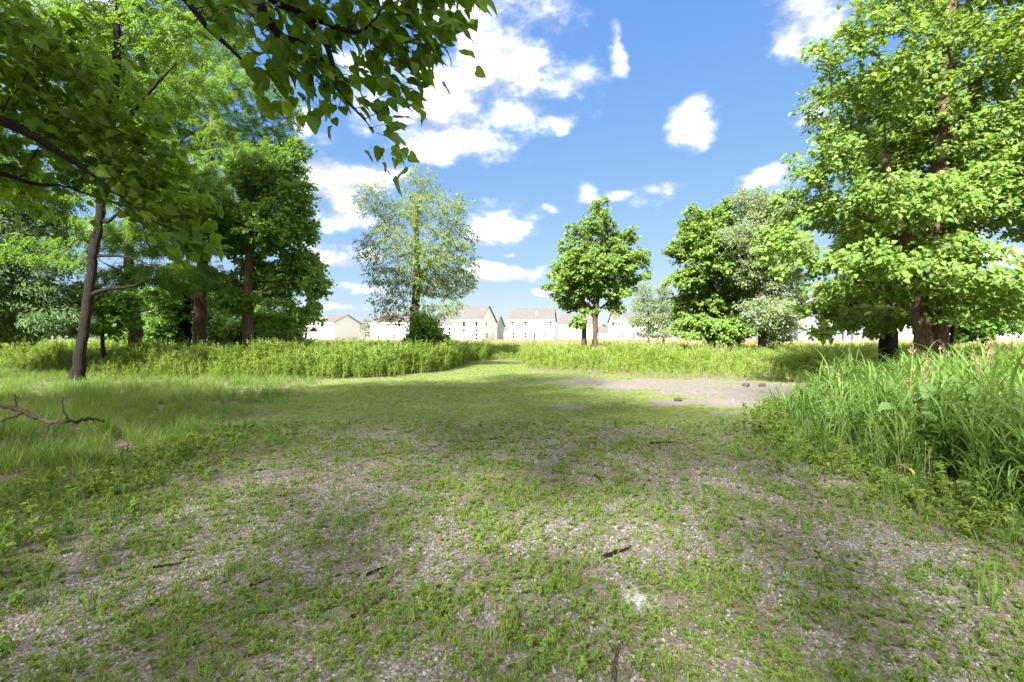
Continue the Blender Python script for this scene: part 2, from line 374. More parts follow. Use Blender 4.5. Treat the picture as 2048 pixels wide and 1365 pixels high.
# ------------------------------------------------------------------ houses
M['wall_white'] = noise_mat('white_siding', (.74, .74, .73), (.80, .80, .79), (1, 1, 9), .7)
M['wall_grey'] = noise_mat('grey_siding', (.15, .16, .175), (.18, .19, .205), (1, 1, 9), .7)
M['wall_blue'] = noise_mat('blue_grey_siding', (.30, .325, .37), (.36, .385, .43), (1, 1, 9), .7)
M['trim'] = noise_mat('white_trim', (.78, .78, .77), (.82, .82, .81), (3, 3, 3), .6)
M['roof'] = noise_mat('brown_shingles', (.082, .076, .072), (.150, .140, .133), (2.2, 2.2, 5), .9, .4)
M['roof_grey'] = noise_mat('grey_brown_shingles', (.07, .061, .056), (.125, .11, .102), (2.2, 2.2, 5), .9, .4)
M['brick_red'] = noise_mat('red_brick', (.30, .12, .10), (.42, .2, .17), (6, 6, 18), .9)
M['glass_dark'] = noise_mat('dark_glass', (.004, .0042, .0048), (.01, .0105, .012), (.6, .6, .6), .25, spec=.25)
M['glass_pale'] = noise_mat('pale_glass', (.035, .038, .042), (.06, .063, .068), (.6, .6, .6), .3, spec=.3)
M['concrete'] = noise_mat('pale_concrete', (.50, .48, .45), (.62, .60, .57), (2, 2, 2), .9)

class House:
    def __init__(s, name, label, pxL, pxC, pxR, d, th, yE, yR, wall='wall_white', roof='roof', depth=None, yB=None):
        th = R(th); s.th = th
        s.C = np.array([(pxC-CX)/F_PX*d, d]); s.r = np.array([math.cos(th), -math.sin(th)]); s.b = np.array([math.sin(th), math.cos(th)])
        s.z0 = float(np.interp(d, [45, 70, 95, 160, 900], [0, .75, 1.55, 2.2, 3.0])) - .1
        s.w = -s.ray(pxL, s.r)
        s.dep = depth if depth else s.ray(pxR, s.b)
        s.eave = s.zat(yE, d) - s.z0; s.ridge = s.zat(yR, (s.C + s.b*s.dep/2)[1]) - s.z0
        s.root = empty(name, (s.C[0], s.C[1], s.z0), -th); tag(s.root, label, 'house', 'houses beyond the meadow')
        s.wmat = wall; s.rmat = roof
        w, D, E, Rg = s.w, s.dep, s.eave, s.ridge
        mb = MB()
        P = [(-w,0,-1.2),(0,0,-1.2),(0,D,-1.2),(-w,D,-1.2),(-w,0,E),(0,0,E),(0,D,E),(-w,D,E),(-w,D/2,Rg),(0,D/2,Rg)]
        mb.add(P, [np.array([(0,1,5,4),(2,3,7,6)]), np.array([(1,2,6,9,5),(3,0,4,8,7)])])
        mb.build('wall', M[wall], s.root)
        s.rf = s.gable_roof(-w, 0, 0, D, E, Rg, roof, s.root)
        g = MB(); g.box((-w-.32, -.56, E-.34), (.32, -.44, E-.08)); g.build('gutter', M['trim'], s.root)
        c = MB(); c.box((-.13, -.03, -1.2), (.03, .13, E-.2)); c.build('corner_trim', M['trim'], s.root)
        c = MB(); c.box((-w-.03, -.03, -1.2), (-w+.13, .13, E-.2)); c.build('corner_trim', M['trim'], s.root)
    def ray(s, px, dr):
        k = (px-CX)/F_PX; return (k*s.C[1]-s.C[0])/(dr[0]-k*dr[1])
    def zat(s, py, d): return CAM_H-(py-CY)/F_PX*d
    def gable_roof(s, x0, x1, y0, y1, E, Rg, mat, parent, ov=.32, oe=.45, th=.16):
        m = (y0+y1)/2; sl = (Rg-E)/(m-y0); mb = MB()
        for sg, ye in ((1, y0), (-1, y1)):
            a = np.array([(x0-ov, ye-sg*oe, E-sl*oe+.02), (x1+ov, ye-sg*oe, E-sl*oe+.02), (x1+ov, m, Rg+.02), (x0-ov, m, Rg+.02)])
            mb.add(np.concatenate([a, a+np.array([0, 0, th])]), [(0,3,2,1),(4,5,6,7),(0,1,5,4),(1,2,6,5),(3,0,4,7)])
        return mb.build('roof', M[mat], parent)
    def front(s, px, py):
        t = s.ray(px, s.r); d = (s.C+s.r*t)[1]; return t, s.zat(py, d)-s.z0
    def side(s, px, py):
        t = s.ray(px, s.b); d = (s.C+s.b*t)[1]; return t, s.zat(py, d)-s.z0
    def window(s, px0, py0, px1, py1, pane='glass_dark', face='front', name='window', rail=True):
        f = s.front if face == 'front' else s.side
        u0, z1 = f(px0, py0); u1, z0 = f(px1, py1)
        if u1 < u0: u0, u1 = u1, u0
        t = .09; mb = MB()
        def bx(m, a, b, c, d, o0, o1):
            if face == 'front': m.box((a, -o1, c), (b, -o0, d))
            else: m.box((o0, a, c), (o1, b, d))
        bx(mb, u0-t, u0, z0-t, z1+t, .0, .07); bx(mb, u1, u1+t, z0-t, z1+t, .0, .07); bx(mb, u0, u1, z1, z1+t, .0, .07); bx(mb, u0, u1, z0-t, z0, .0, .09)
        if rail: zm = (z0+z1)/2; bx(mb, u0, u1, zm-.03, zm+.03, .02, .06)
        w = mb.build(name, M['trim'], s.root)
        p = MB(); bx(p, u0-.01, u1+.01, z0-.01, z1+.01, .004, .03); p.build('pane', M[pane], w)
        return w
    def vent(s, px, py):
        t = s.ray(px, s.r); k = .45; y = s.dep/2*k; z = s.eave+(s.ridge-s.eave)*k
        mb = MB(); mb.box((t-.18, y-.18, z), (t+.18, y+.18, z+.62)); mb.box((t-.25, y-.25, z+.6), (t+.25, y+.25, z+.7)); mb.build('roof_vent', M['trim'], s.rf)
    def wing(s, pxL, pxR, out, yE, yR, wall=None, name='wing'):
        """front-facing gable wing standing out from the front wall"""
        a = s.ray(pxL, s.r); b = s.ray(pxR, s.r); d = s.C[1]; E = s.zat(yE, d)-s.z0; Rg = s.zat(yR, d)-s.z0; m = (a+b)/2; back = s.dep*.5
        mb = MB(); P = [(a,-out,-1.2),(b,-out,-1.2),(b,-out,E),(m,-out,Rg),(a,-out,E),(a,back,-1.2),(b,back,-1.2),(b,back,E),(m,back,Rg),(a,back,E)]
        mb.add(P, [np.array([(0,1,2,3,4)]), np.array([(1,6,7,2),(5,0,4,9)])]); w = mb.build(name, M[wall or s.wmat], s.root)
        mb = MB(); sl = (Rg-E)/(m-a)
        for sg, xe in ((1, a), (-1, b)):
            q = np.array([(xe-sg*.35, -out-.3, E-sl*.35+.02), (xe-sg*.35, back, E-sl*.35+.02), (m, back, Rg+.02), (m, -out-.3, Rg+.02)])
            mb.add(np.concatenate([q, q+np.array([0, 0, .16])]), [(0,3,2,1),(4,5,6,7),(0,1,5,4),(2,3,7,6),(3,0,4,7)])
        mb.build('wing_roof', M[s.rmat], w)
        mb = MB()
        for sg, xe in ((1, a), (-1, b)):
            q = np.array([(xe-sg*.36, E-sl*.36-.12), (m, Rg-.12), (m, Rg+.1), (xe-sg*.36, E-sl*.36+.1)])
            f0 = np.stack([q[:, 0], np.full(4, -out-.30), q[:, 1]], 1); f1 = f0.copy(); f1[:, 1] -= .06
            mb.add(np.concatenate([f0, f1]), [(0,1,2,3),(4,5,6,7),(0,1,5,4),(2,3,7,6)])
        mb.build('bargeboard', M['trim'], w)
        return w

def houses():
    h = House('house', 'white two-storey house half hidden behind the leaves of the left grove', 545, 592, 612, 155, 20, 654, 636); h.window(575, 660, 580, 667, 'glass_pale')
    h = House('house', 'white house with a small sunroom and a wide blank lilac-shaded gable', 605, 668, 720, 136, 22, 645, 631)
    for a in ((608, 651, 612, 656), (646, 652, 651, 656), (660, 652, 664, 658)): h.window(*a, pane='glass_pale')
    h.window(660, 671, 664, 678, 'glass_pale'); h.vent(640, 636)
    # sunroom: lean bump-out with its own gable roof
    a, _ = h.front(606, 670); b, _ = h.front(634, 670)
    mb = MB(); mb.box((a, -3.2, -1.2), (b, 0, 2.3)); sr = mb.build('sunroom', M['wall_white'], h.root)
    h.gable_roof(a, b, -3.2, .4, 2.3, 3.6, 'roof', sr)
    for i in range(3):
        x = b-.9-i*1.3; mb = MB(); mb.box((x-.45, -3.26, .5), (x+.45, -3.21, 1.9)); mb.build('pane', M['glass_dark' if i == 0 else 'glass_pale'], sr)
    h = House('house', 'tiny far house with a red brick ground floor and arched doorway', 716, 744, 752, 205, 8, 662, 650)
    a, z = h.front(721, 667); b, _ = h.front(733, 667)
    mb = MB(); mb.box((a, -.3, -1), (b, 0, z)); w = mb.build('brick_front', M['brick_red'], h.root)
    mb = MB(); mb.box((a+.6, -.36, -1), (b-.6, -.31, z-1.0)); mb.build('garage_door', M['trim'], h.root)
    h.window(722, 657, 726, 662); h.window(733, 660, 736, 665); h.window(739, 660, 742, 665)
    h = House('house', 'white house with a sliding door standing behind the airy willow', 742, 812, 866, 122, 20, 645, 625)
    for a in ((746, 651, 750, 655), (772, 674, 777, 680), (786, 670, 792, 678)): h.window(*a, pane='glass_pale')
    h.window(751, 671, 754, 680, 'glass_pale', name='sliding_door', rail=False); h.window(756, 671, 759, 680, name='sliding_door', rail=False)
    h = House('house', 'tall white house with two columns of black windows and a lower left bay', 905, 961, 992, 112, 14, 640, 613)
    for a in ((925.5, 645, 930.5, 653.5), (950.5, 645, 955.5, 653.5)): h.window(*a, rail=False)
    for a in ((925.5, 658.5, 930.5, 663), (950.5, 658.5, 955.5, 663), (950.5, 667.5, 955.5, 673), (950.5, 675, 955.5, 680)): h.window(*a, rail=False)
    h.window(927, 669, 930, 680.5, 'glass_dark', name='door', rail=False)
    h.window(971, 645, 973.5, 653, 'glass_pale', 'side'); h.window(972, 667, 975, 676, 'glass_pale', 'side')
    a = h.ray(864, h.r); b = h.ray(905, h.r); d = h.C[1]
    E = h.zat(651.5, d)-h.z0; Rg = h.zat(622, d+4)-h.z0
    mb = MB(); D = h.dep; P = [(a,.25,-1.2),(b,.25,-1.2),(b,.25,E),(a,.25,E),(a,D,-1.2),(a,D,E),(a,D/2,Rg)]
    mb.add(P, [np.array([(0,1,2,3)]), np.array([(4,0,3,6,5)])]); lw = mb.build('wing', M['wall_white'], h.root); h.gable_roof(a, b-.35, .25, D, E, Rg, 'roof', lw)
    mb = MB(); mb.box((a-.3, -.3, E-.34), (b-.2, -.2, E-.1)); mb.build('gutter', M['trim'], h.root)
    for q in ((897, 656, 901.5, 661), (897, 663, 901.5, 669), (897.5, 679, 901.5, 686), (873, 656, 877, 668)): h.window(*q, rail=False)
    h.vent(917, 625)
    h = House('house', 'narrow blue-grey gable of a house wedged right of the tall white one', 975, 993, 1008, 150, 16, 651, 633, 'wall_blue'); h.window(1002, 653, 1004, 659, 'glass_pale', 'side')
    h = House('house', 'small far house showing between the blue-grey gable and the plain white house', 1004, 1014, 1020, 205, 10, 663, 654)
    h = House('house', 'plain white house with six pale windows and a patio door in open view', 1017, 1106, None, 119, 9, 640, 618, depth=10)
    for x in (1022.5, 1048.5, 1098.5): h.window(x, 643, x+5, 652, 'glass_pale')
    for x in (1024.5, 1048.5): h.window(x, 665, x+5, 677, 'glass_pale')
    h.window(1087.5, 665, 1093, 671, 'glass_pale'); h.window(1066.5, 666, 1071, 680, 'glass_pale', name='patio_door', rail=False); h.window(1072.5, 666, 1076, 680, 'glass_pale', name='patio_door', rail=False); h.vent(1072, 625)
    h = House('house', 'white house partly screened by the twin-stemmed tree', 1118, 1192, None, 138, 9, 650, 630, depth=10)
    for x in (1126, 1140, 1178): h.window(x, 656, x+4, 664, 'glass_pale')
    h = House('house', 'low pale-roofed house right of the twin-stemmed tree', 1193, 1226, None, 172, 10, 667, 655, depth=9); h.window(1217, 669, 1220, 674, 'glass_pale')
    h = House('house', 'white house with paired windows behind the two small pale trees', 1230, 1352, None, 128, 2, 642, 627, depth=10)
    h.wing(1230, 1254, .5, 644, 634)
    for x in (1235, 1242): 
        for y in (646, 668): h2 = h.window(x, y, x+4.2, y+7, 'glass_pale'); h2.location.y -= .5
    for x in (1264, 1300, 1330): h.window(x, 647, x+5, 655); h.window(x, 668, x+5, 677, 'glass_pale')
    h = House('house', 'grey-sided house with white trim and porch behind the hanging catalpa boughs', 1572, 1772, None, 92, -3, 630, 592, 'wall_grey', 'roof_grey', depth=10)
    h.wing(1588, 1634, 1.2, 618, 601)
    for x in (1600, 1612): h.window(x, 650, x+7, 664, 'glass_pale').location.y -= 1.2
    for x in (1650, 1725, 1750): h.window(x, 640, x+8, 655, 'glass_pale')
    h.window(1683, 660, 1692, 681, 'glass_pale', name='door', rail=False)
    for x in (1679, 1697):
        t = h.ray(x, h.r); mb = MB(); mb.box((t-.14, -1.6, -.5), (t+.14, -1.32, 2.9)); mb.build('porch_post', M['trim'], h.root)
    a = h.ray(1672, h.r); b = h.ray(1704, h.r); mb = MB(); mb.box((a, -1.9, 2.9), (b, 0, 3.15)); mb.build('porch_roof', M['trim'], h.root)
    h = House('house', 'white house with a reddish roof showing between the two big right trunks', 1782, 1868, None, 108, -3, 628, 610, depth=9); h.window(1800, 640, 1807, 652, 'glass_pale'); h.window(1840, 662, 1850, 680, 'glass_pale')
    h = House('house', 'long white house glimpsed through the dark trees right of the big trunk', 1890, 2075, None, 100, -3, 640, 616, depth=10)
    for x in (1910, 1950, 1990, 2030): h.window(x, 648, x+7, 660, 'glass_pale')
    mb = MB(); a = wpt(1560, 684, 88); mb.box((a[0], 86.5, 1.0), (a[0]+52, 88.2, 1.42)); o = mb.build('pavement', M['concrete']); o['kind'] = 'structure'
houses()

# ------------------------------------------------------------------ trees
def arr_curve(P, step):
    P = np.asarray(P, float); out = [P[0]]
    for a, b in zip(P[:-1], P[1:]):
        n = max(1, int(round(np.linalg.norm((b-a)[:3])/step)))
        for k in range(1, n+1): out.append(a+(b-a)*k/n)
    return np.array(out)
def smooth_poly(P, it=2):
    P = np.asarray(P, float)
    for _ in range(it):
        Q = [P[0]]
        for a, b in zip(P[:-1], P[1:]): Q += [a*.75+b*.25, a*.25+b*.75]
        Q.append(P[-1]); P = np.array(Q)
    return P

def grow(stems, clumps, n_attr, step, g, jit=.25, grav=0., max_it=260):
    """space colonisation: limbs grow from the stems to points scattered through the clumps.
    stems: list of (polyline of x,y,z,r, parent stem index or -1); clumps: (centre, radii)"""
    pos = []; par = []; rad = []; idx = []
    for P, ps in stems:
        Q = arr_curve(smooth_poly(P, 1), step); ids = []
        if ps >= 0: Q[:, 3] *= np.interp(np.linspace(0, 1, len(Q)), [0, .55, 1], [1, .9, .3])
        if ps >= 0:
            pp = np.array([pos[i] for i in idx[ps]]); prev = idx[ps][int(np.argmin(np.linalg.norm(pp-Q[0, :3], axis=1)))]
        else: prev = -1
        for k, q in enumerate(Q):
            j = g.normal(0, 1, 3)*q[3]*.10
            pos.append(q[:3]+(j if 0 < k else 0)); par.append(prev); rad.append(q[3]); prev = len(pos)-1; ids.append(prev)
        idx.append(ids)
    vol = np.array([np.prod(c[1])**.75*(c[2] if len(c) > 2 else 1.) for c in clumps]); clumps = [c[:2] for c in clumps]; cnt = np.maximum(6, (vol/vol.sum()*n_attr)).astype(int)
    A = []
    for (c, r), k in zip(clumps, cnt):
        u = unit(g.normal(0, 1, (k, 3)))*(g.random((k, 1))**.5)*1.04; A.append(c+u*r)
    A = np.concatenate(A)
    pos = [np.asarray(p, float) for p in pos]
    P0 = np.array(pos)
    D = np.linalg.norm(A[:, None]-P0[None], axis=2); near = D.argmin(1); dist = D.min(1)
    kill = step*1.7
    for it in range(max_it):
        al = dist > kill
        if not al.any(): break
        A = A[al]; near = near[al]; dist = dist[al]
        if len(A) == 0: break
        arr = np.array(pos)
        d = unit(A-arr[near]); un, inv = np.unique(near, return_inverse=True)
        s = np.zeros((len(un), 3)); np.add.at(s, inv, d)
        s = unit(s)+g.normal(0, jit, s.shape)*.6
        pv = np.array([par[i] for i in un]); pd = unit(arr[un]-arr[np.maximum(pv, 0)]); pd[pv < 0] = 0
        s = unit(unit(s)+pd*.45+np.array([0, 0, grav]))
        new = arr[un]+s*step; base = len(pos)
        for k, i in enumerate(un): pos.append(new[k]); par.append(int(i)); rad.append(0)
        Dn = np.linalg.norm(A[:, None]-new[None], axis=2); k = Dn.argmin(1); m = Dn.min(1)
        up = m < dist-1e-6; near = np.where(up, base+k, near); dist = np.where(up, m, dist)
    return np.array(pos), np.array(par), np.array(rad, float)

def wood(pos, par, rad, tip, expo=2.4, cap=None):
    n = len(pos); ch = [[] for _ in range(n)]
    for i, p in enumerate(par):
        if p >= 0: ch[p].append(i)
    r = np.zeros(n); acc = np.zeros(n)
    for i in range(n-1, -1, -1):
        r[i] = max(acc[i]**(1/expo) if acc[i] > 0 else tip, tip)
        if cap: r[i] = min(r[i], cap)
        if rad[i] > 0: r[i] = rad[i]
        if par[i] >= 0: acc[par[i]] += min(r[i], cap or 9)**expo
    return r, ch
def tube(mb, P, r, sides, flare=0., g=None):
    P = np.asarray(P); T = np.gradient(P, axis=0) if len(P) > 1 else np.array([[0, 0, 1.]]); T = unit(T)
    ref = np.array([1., .13, .07]) if abs(T[0][0]) < .85 else np.array([.1, 1., .07])
    a = np.arange(sides)/sides*2*math.pi; V = []
    rid = 1+.10*np.sin(a*3+1.)+.06*np.sin(a*5+2) if sides >= 10 else np.ones(sides)
    for k in range(len(P)):
        u = np.cross(T[k], ref); u /= np.linalg.norm(u); v = np.cross(T[k], u); ref = np.cross(u, T[k]) if False else ref
        rr = r[k]*rid
        if flare and k < 6: rr = rr*(1+flare*math.exp(-k*.9)*(.6+.55*np.sin(a*4+.7)+.3*np.sin(a*7)))
        V.append(P[k]+(np.cos(a)*rr)[:, None]*u+(np.sin(a)*rr)[:, None]*v)
    V = np.concatenate(V); n = len(P); i = np.arange(sides); j = (i+1) % sides; F = []
    for k in range(n-1): F.append(np.stack([k*sides+i, k*sides+j, (k+1)*sides+j, (k+1)*sides+i], 1))
    mb.add(V, np.concatenate(F))
def wood_meshes(pos, r, ch, par, stems_n, fl):
    """main stems into one builder, limbs and twigs into another"""
    tr, li = MB(), MB(); n = len(pos); roots = [i for i in range(n) if par[i] < 0]
    todo = [(i, -1) for i in roots]
    while todo:
        s, p = todo.pop(); path = [s]
        while ch[path[-1]]:
            c = sorted(ch[path[-1]], key=lambda q: -r[q]); todo += [(q, path[-1]) for q in c[1:]]; path.append(c[0])
        P = pos[path]; rr = r[path]
        if p >= 0: P = np.concatenate([pos[p][None], P]); rr = np.concatenate([[rr[0]*1.15], rr])
        if len(P) < 2: continue
        R0 = rr[0]; sides = 14 if R0 > .22 else 9 if R0 > .1 else 6 if R0 > .04 else 4 if R0 > .014 else 3
        if p < 0: 
            k = int(np.argmax(rr < R0*.42)) if (rr < R0*.42).any() else len(P)-1; k = max(k, 3)
            tube(tr, P[:k+1], rr[:k+1], sides, fl)
            if k < len(P)-1: tube(li, P[k:], rr[k:], max(5, sides-5))
        else: tube(li, P, rr, sides)
    return tr, li

# leaf shapes: x across, y along, z normal
def tri(F): return np.array(F, np.int32)
T_CAT = (np.array([(0, 0, 0), (-.40, .14, .06), (-.30, .60, .02), (0, 1, -.16), (.30, .60, .02), (.40, .14, .06)]), tri([(0, 3, 2, 1), (0, 5, 4, 3)]))
T_NAR = (np.array([(0, 0, 0), (.15, .45, .03), (0, 1, -.08), (-.15, .45, .03)]), tri([(0, 1, 2), (0, 2, 3)]))
T_OVA = (np.array([(0, 0, 0), (.34, .42, .05), (0, 1, -.1), (-.34, .42, .05)]), tri([(0, 1, 2), (0, 2, 3)]))
T_LOB = (np.array([(0, 0, 0), (.42, .25, .05), (.30, .72, .02), (0, 1, -.1), (-.30, .72, .02), (-.42, .25, .05)]), tri([(0, 1, 2, 3), (0, 3, 4, 5)]))
def t_compound():
    V = []; F = []
    for k in range(4):
        y = .12+k*.215
        for s in (-1, 1):
            L = .36*(1-.5*abs(k/3-.45)); b = len(V); z = -.28*y*y
            V += [(0, y, z), (s*L*.5, y-.01, z+.02), (s*L, y+.14, z-.05), (s*L*.45, y+.165, z+.0)]
            F.append((b, b+1, b+2, b+3) if s > 0 else (b, b+3, b+2, b+1))
    b = len(V); V += [(0, .97, -.28), (.06, 1.08, -.31), (0, 1.25, -.42), (-.06, 1.08, -.31)]; F.append((b, b+1, b+2, b+3))
    return np.array(V), tri(F)
T_CMP = t_compound()
def t_heart(curl, droop, wav):
    ys = [-.07, .10, .30, .52, .74, .90, 1.0]; ws = [.27, .45, .47, .37, .21, .08, .0]
    V = []; F = []
    for k, (y, w) in enumerate(zip(ys, ws)):
        z = -droop*max(y, 0)**2; yc = .0 if k == 0 else y
        wz = wav*math.sin(k*1.9)
        V += [(-w, y, z+curl*w+wz), (0, yc, z-.02), (w, y, z+curl*w-wz)]
        if k:
            a = (k-1)*3; b = k*3
            for j in range(2): F.append((a+j, a+j+1, b+j+1, b+j))
    return np.array(V), tri(F)
HEARTS = [t_heart(.35, .22, .03), t_heart(.15, .40, .05), t_heart(.5, .12, .02), t_heart(-.15, .3, .04)]

def leaf_frames(pos, yd, nr):
    y = unit(yd); x = unit(np.cross(y, nr)); z = np.cross(x, y); return x, y, z
def leaves_into(mb, tmpl, pos, yd, nr, size):
    V, F = tmpl; x, y, z = leaf_frames(pos, yd, nr); s = size[:, None, None]
    W = pos[:, None, :]+s*(V[None, :, 0:1]*x[:, None]+V[None, :, 1:2]*y[:, None]+V[None, :, 2:3]*z[:, None])
    n, k = len(pos), len(V); off = (np.arange(n)*k)[:, None, None]
    mb.add(W.reshape(-1, 3), [(f[None]+off).reshape(-1, f.shape[1]) for f in (F if isinstance(F, list) else [F])])

def px_clumps(L, d, seed, depth=1.0, rz=1.0):
    g = np.random.default_rng(seed); out = []
    for c in L:
        px, py, rx, ry = c[:4]; dd = c[4] if len(c) > 4 else g.uniform(-1, 1)*depth
        p = wpt(px, py, d+dd); k = (d+dd)/F_PX; r = np.array([rx*k, max(rx, ry)*k*rz, ry*k]); out.append((p, r))
        for _ in range(3):                                   # smaller outlying sprays roughen the outline
            u = unit(g.normal(0, 1, 3)); out.append((p+u*r*g.uniform(.85, 1.15), r*g.uniform(.28, .45)))
    return out
def px_stem(L, d, d2=None):
    """(px, py or None for the ground, radius in metres[, depth])"""
    out = []
    for s in L:
        dd = s[3] if len(s) > 3 else d; p = wpt(s[0], CY if s[1] is None else s[1], dd)
        if s[1] is None: p[2] = float(ground_z(np.array([p[0]]), np.array([p[1]]))[0])-.08
        out.append((*p, s[2]))
    return out

SUNV = np.array([math.sin(R(SUN_AZ))*math.cos(R(SUN_EL)), math.cos(R(SUN_AZ))*math.cos(R(SUN_EL)), math.sin(R(SUN_EL))])
STY = {  # template, size, leaves per twig node, twig radius limit, spread, droop, upness of the normal
 'catalpa': (T_CAT, .24, 5, .022, .20, -.35, 1.0), 'walnut': (T_CMP, .36, 2.2, .02, .12, -.25, .9), 'maple': (T_LOB, .17, 6, .02, .24, -.25, .7),
 'willow': (T_NAR, .19, 6, .016, .26, -.7, .3), 'poplar': (T_OVA, .13, 10, .018, .30, -.3, .3), 'cedar': (T_NAR, .22, 9, .02, .25, -.2, .5), 'far_tree': (T_OVA, .55, 5, .05, .7, -.2, .6)}
def tree(name, label, stems, clumps, style, seed, n_attr=700, step=.42, bark='bark_grey', group=None, mult=1., size=None, tip=.005, flare=.5, jit=.25, keep=0, cat='tree', grav=0., cap=None, mat=None, keep_t=None, nl=None):
    g = np.random.default_rng(seed); step *= .60; n_attr = int(n_attr*2.6)
    if keep_t: step /= .75; n_attr = int(n_attr/2.2)
    pos, par, rad = grow(stems, clumps, n_attr, step, g, jit, grav)
    r, ch = wood(pos, par, rad, tip, cap=cap)
    root = empty(name, tuple(stems[0][0][0][:3])); tag(root, label, cat, group)
    o0 = np.array(stems[0][0][0][:3])
    tr, li = wood_meshes(pos-o0, r, ch, par, len(stems), flare)
    tr.build('trunk', M[bark], root, True)
    if li.n: li.build('limbs', M[bark], root, True)
    T, sz, k, rl, sp, dr, up = STY[style]; sz = size or sz
    tw = np.where((rad <= 0) & (r < max(rl, tip*2.6)))[0]
    n = nl or int(len(tw)*k*mult); src = g.choice(tw, n); pd = unit(pos[src]-pos[np.maximum(par[src], 0)])
    P = pos[src]+pd*g.uniform(-.5, .6, (n, 1))*step*.8+g.normal(0, 1, (n, 3))*sp*np.array([.62, .62, .45])
    cen = pos[tw].mean(0); outw = unit((P-cen)*np.array([1, 1, .5]))
    yd = unit(pd*.5+outw*.6+g.normal(0, 1, (n, 3))*.55+np.array([0, 0, dr])); nr = unit(np.array([0, 0, up*.65])+SUNV*.75+outw*.3+g.normal(0, 1, (n, 3))*.42)   # leaves turn to the light
    s = sz*g.uniform(.5, 1.28, n)
    m = M[mat or style]
    if keep:
        dc = np.linalg.norm(P-np.array([0, 0, CAM_H]), axis=1); px = CX+F_PX*P[:, 0]/np.maximum(P[:, 1], .1); py = CY-F_PX*(P[:, 2]-CAM_H)/np.maximum(P[:, 1], .1)
        vis = (P[:, 1] > 1) & (px > 5) & (px < 2043) & (py > 5); od = np.argsort(np.where(vis, dc, 1e6))[:keep]
        T1 = keep_t or [T]; ms = []
        for q in T1:
            b = MB(); b.add(q[0], q[1]); ms.append(b.mesh('leaf', M[(mat or style)+'_obj'], True))
        x, y, z = leaf_frames(P[od], yd[od], nr[od])
        from mathutils import Matrix
        for j, i in enumerate(od):
            lo = link('leaf', ms[j % len(ms)], root)
            lo.matrix_local = Matrix(((x[j][0]*s[i], y[j][0]*s[i], z[j][0]*s[i], P[i][0]-o0[0]), (x[j][1]*s[i], y[j][1]*s[i], z[j][1]*s[i], P[i][1]-o0[1]), (x[j][2]*s[i], y[j][2]*s[i], z[j][2]*s[i], P[i][2]-o0[2]), (0, 0, 0, 1)))
        kp = np.ones(n, bool); kp[od] = False; P, yd, nr, s = P[kp], yd[kp], nr[kp], s[kp]
    mb = MB()
    if keep_t:
        dc = np.linalg.norm(P-np.array([0, 0, CAM_H]), axis=1); nearm = dc < 9; gi = g.integers(0, len(keep_t), len(P))
        for q in range(len(keep_t)):
            w = nearm & (gi == q)
            if w.any(): leaves_into(mb, keep_t[q], P[w]-o0, yd[w], nr[w], s[w])
        P, yd, nr, s = P[~nearm], yd[~nearm], nr[~nearm], s[~nearm]
    if len(P): leaves_into(mb, T, P-o0, yd, nr, s)
    c = mb.build('crown', m, root); c['kind'] = 'stuff'
    return root, pos, r, par

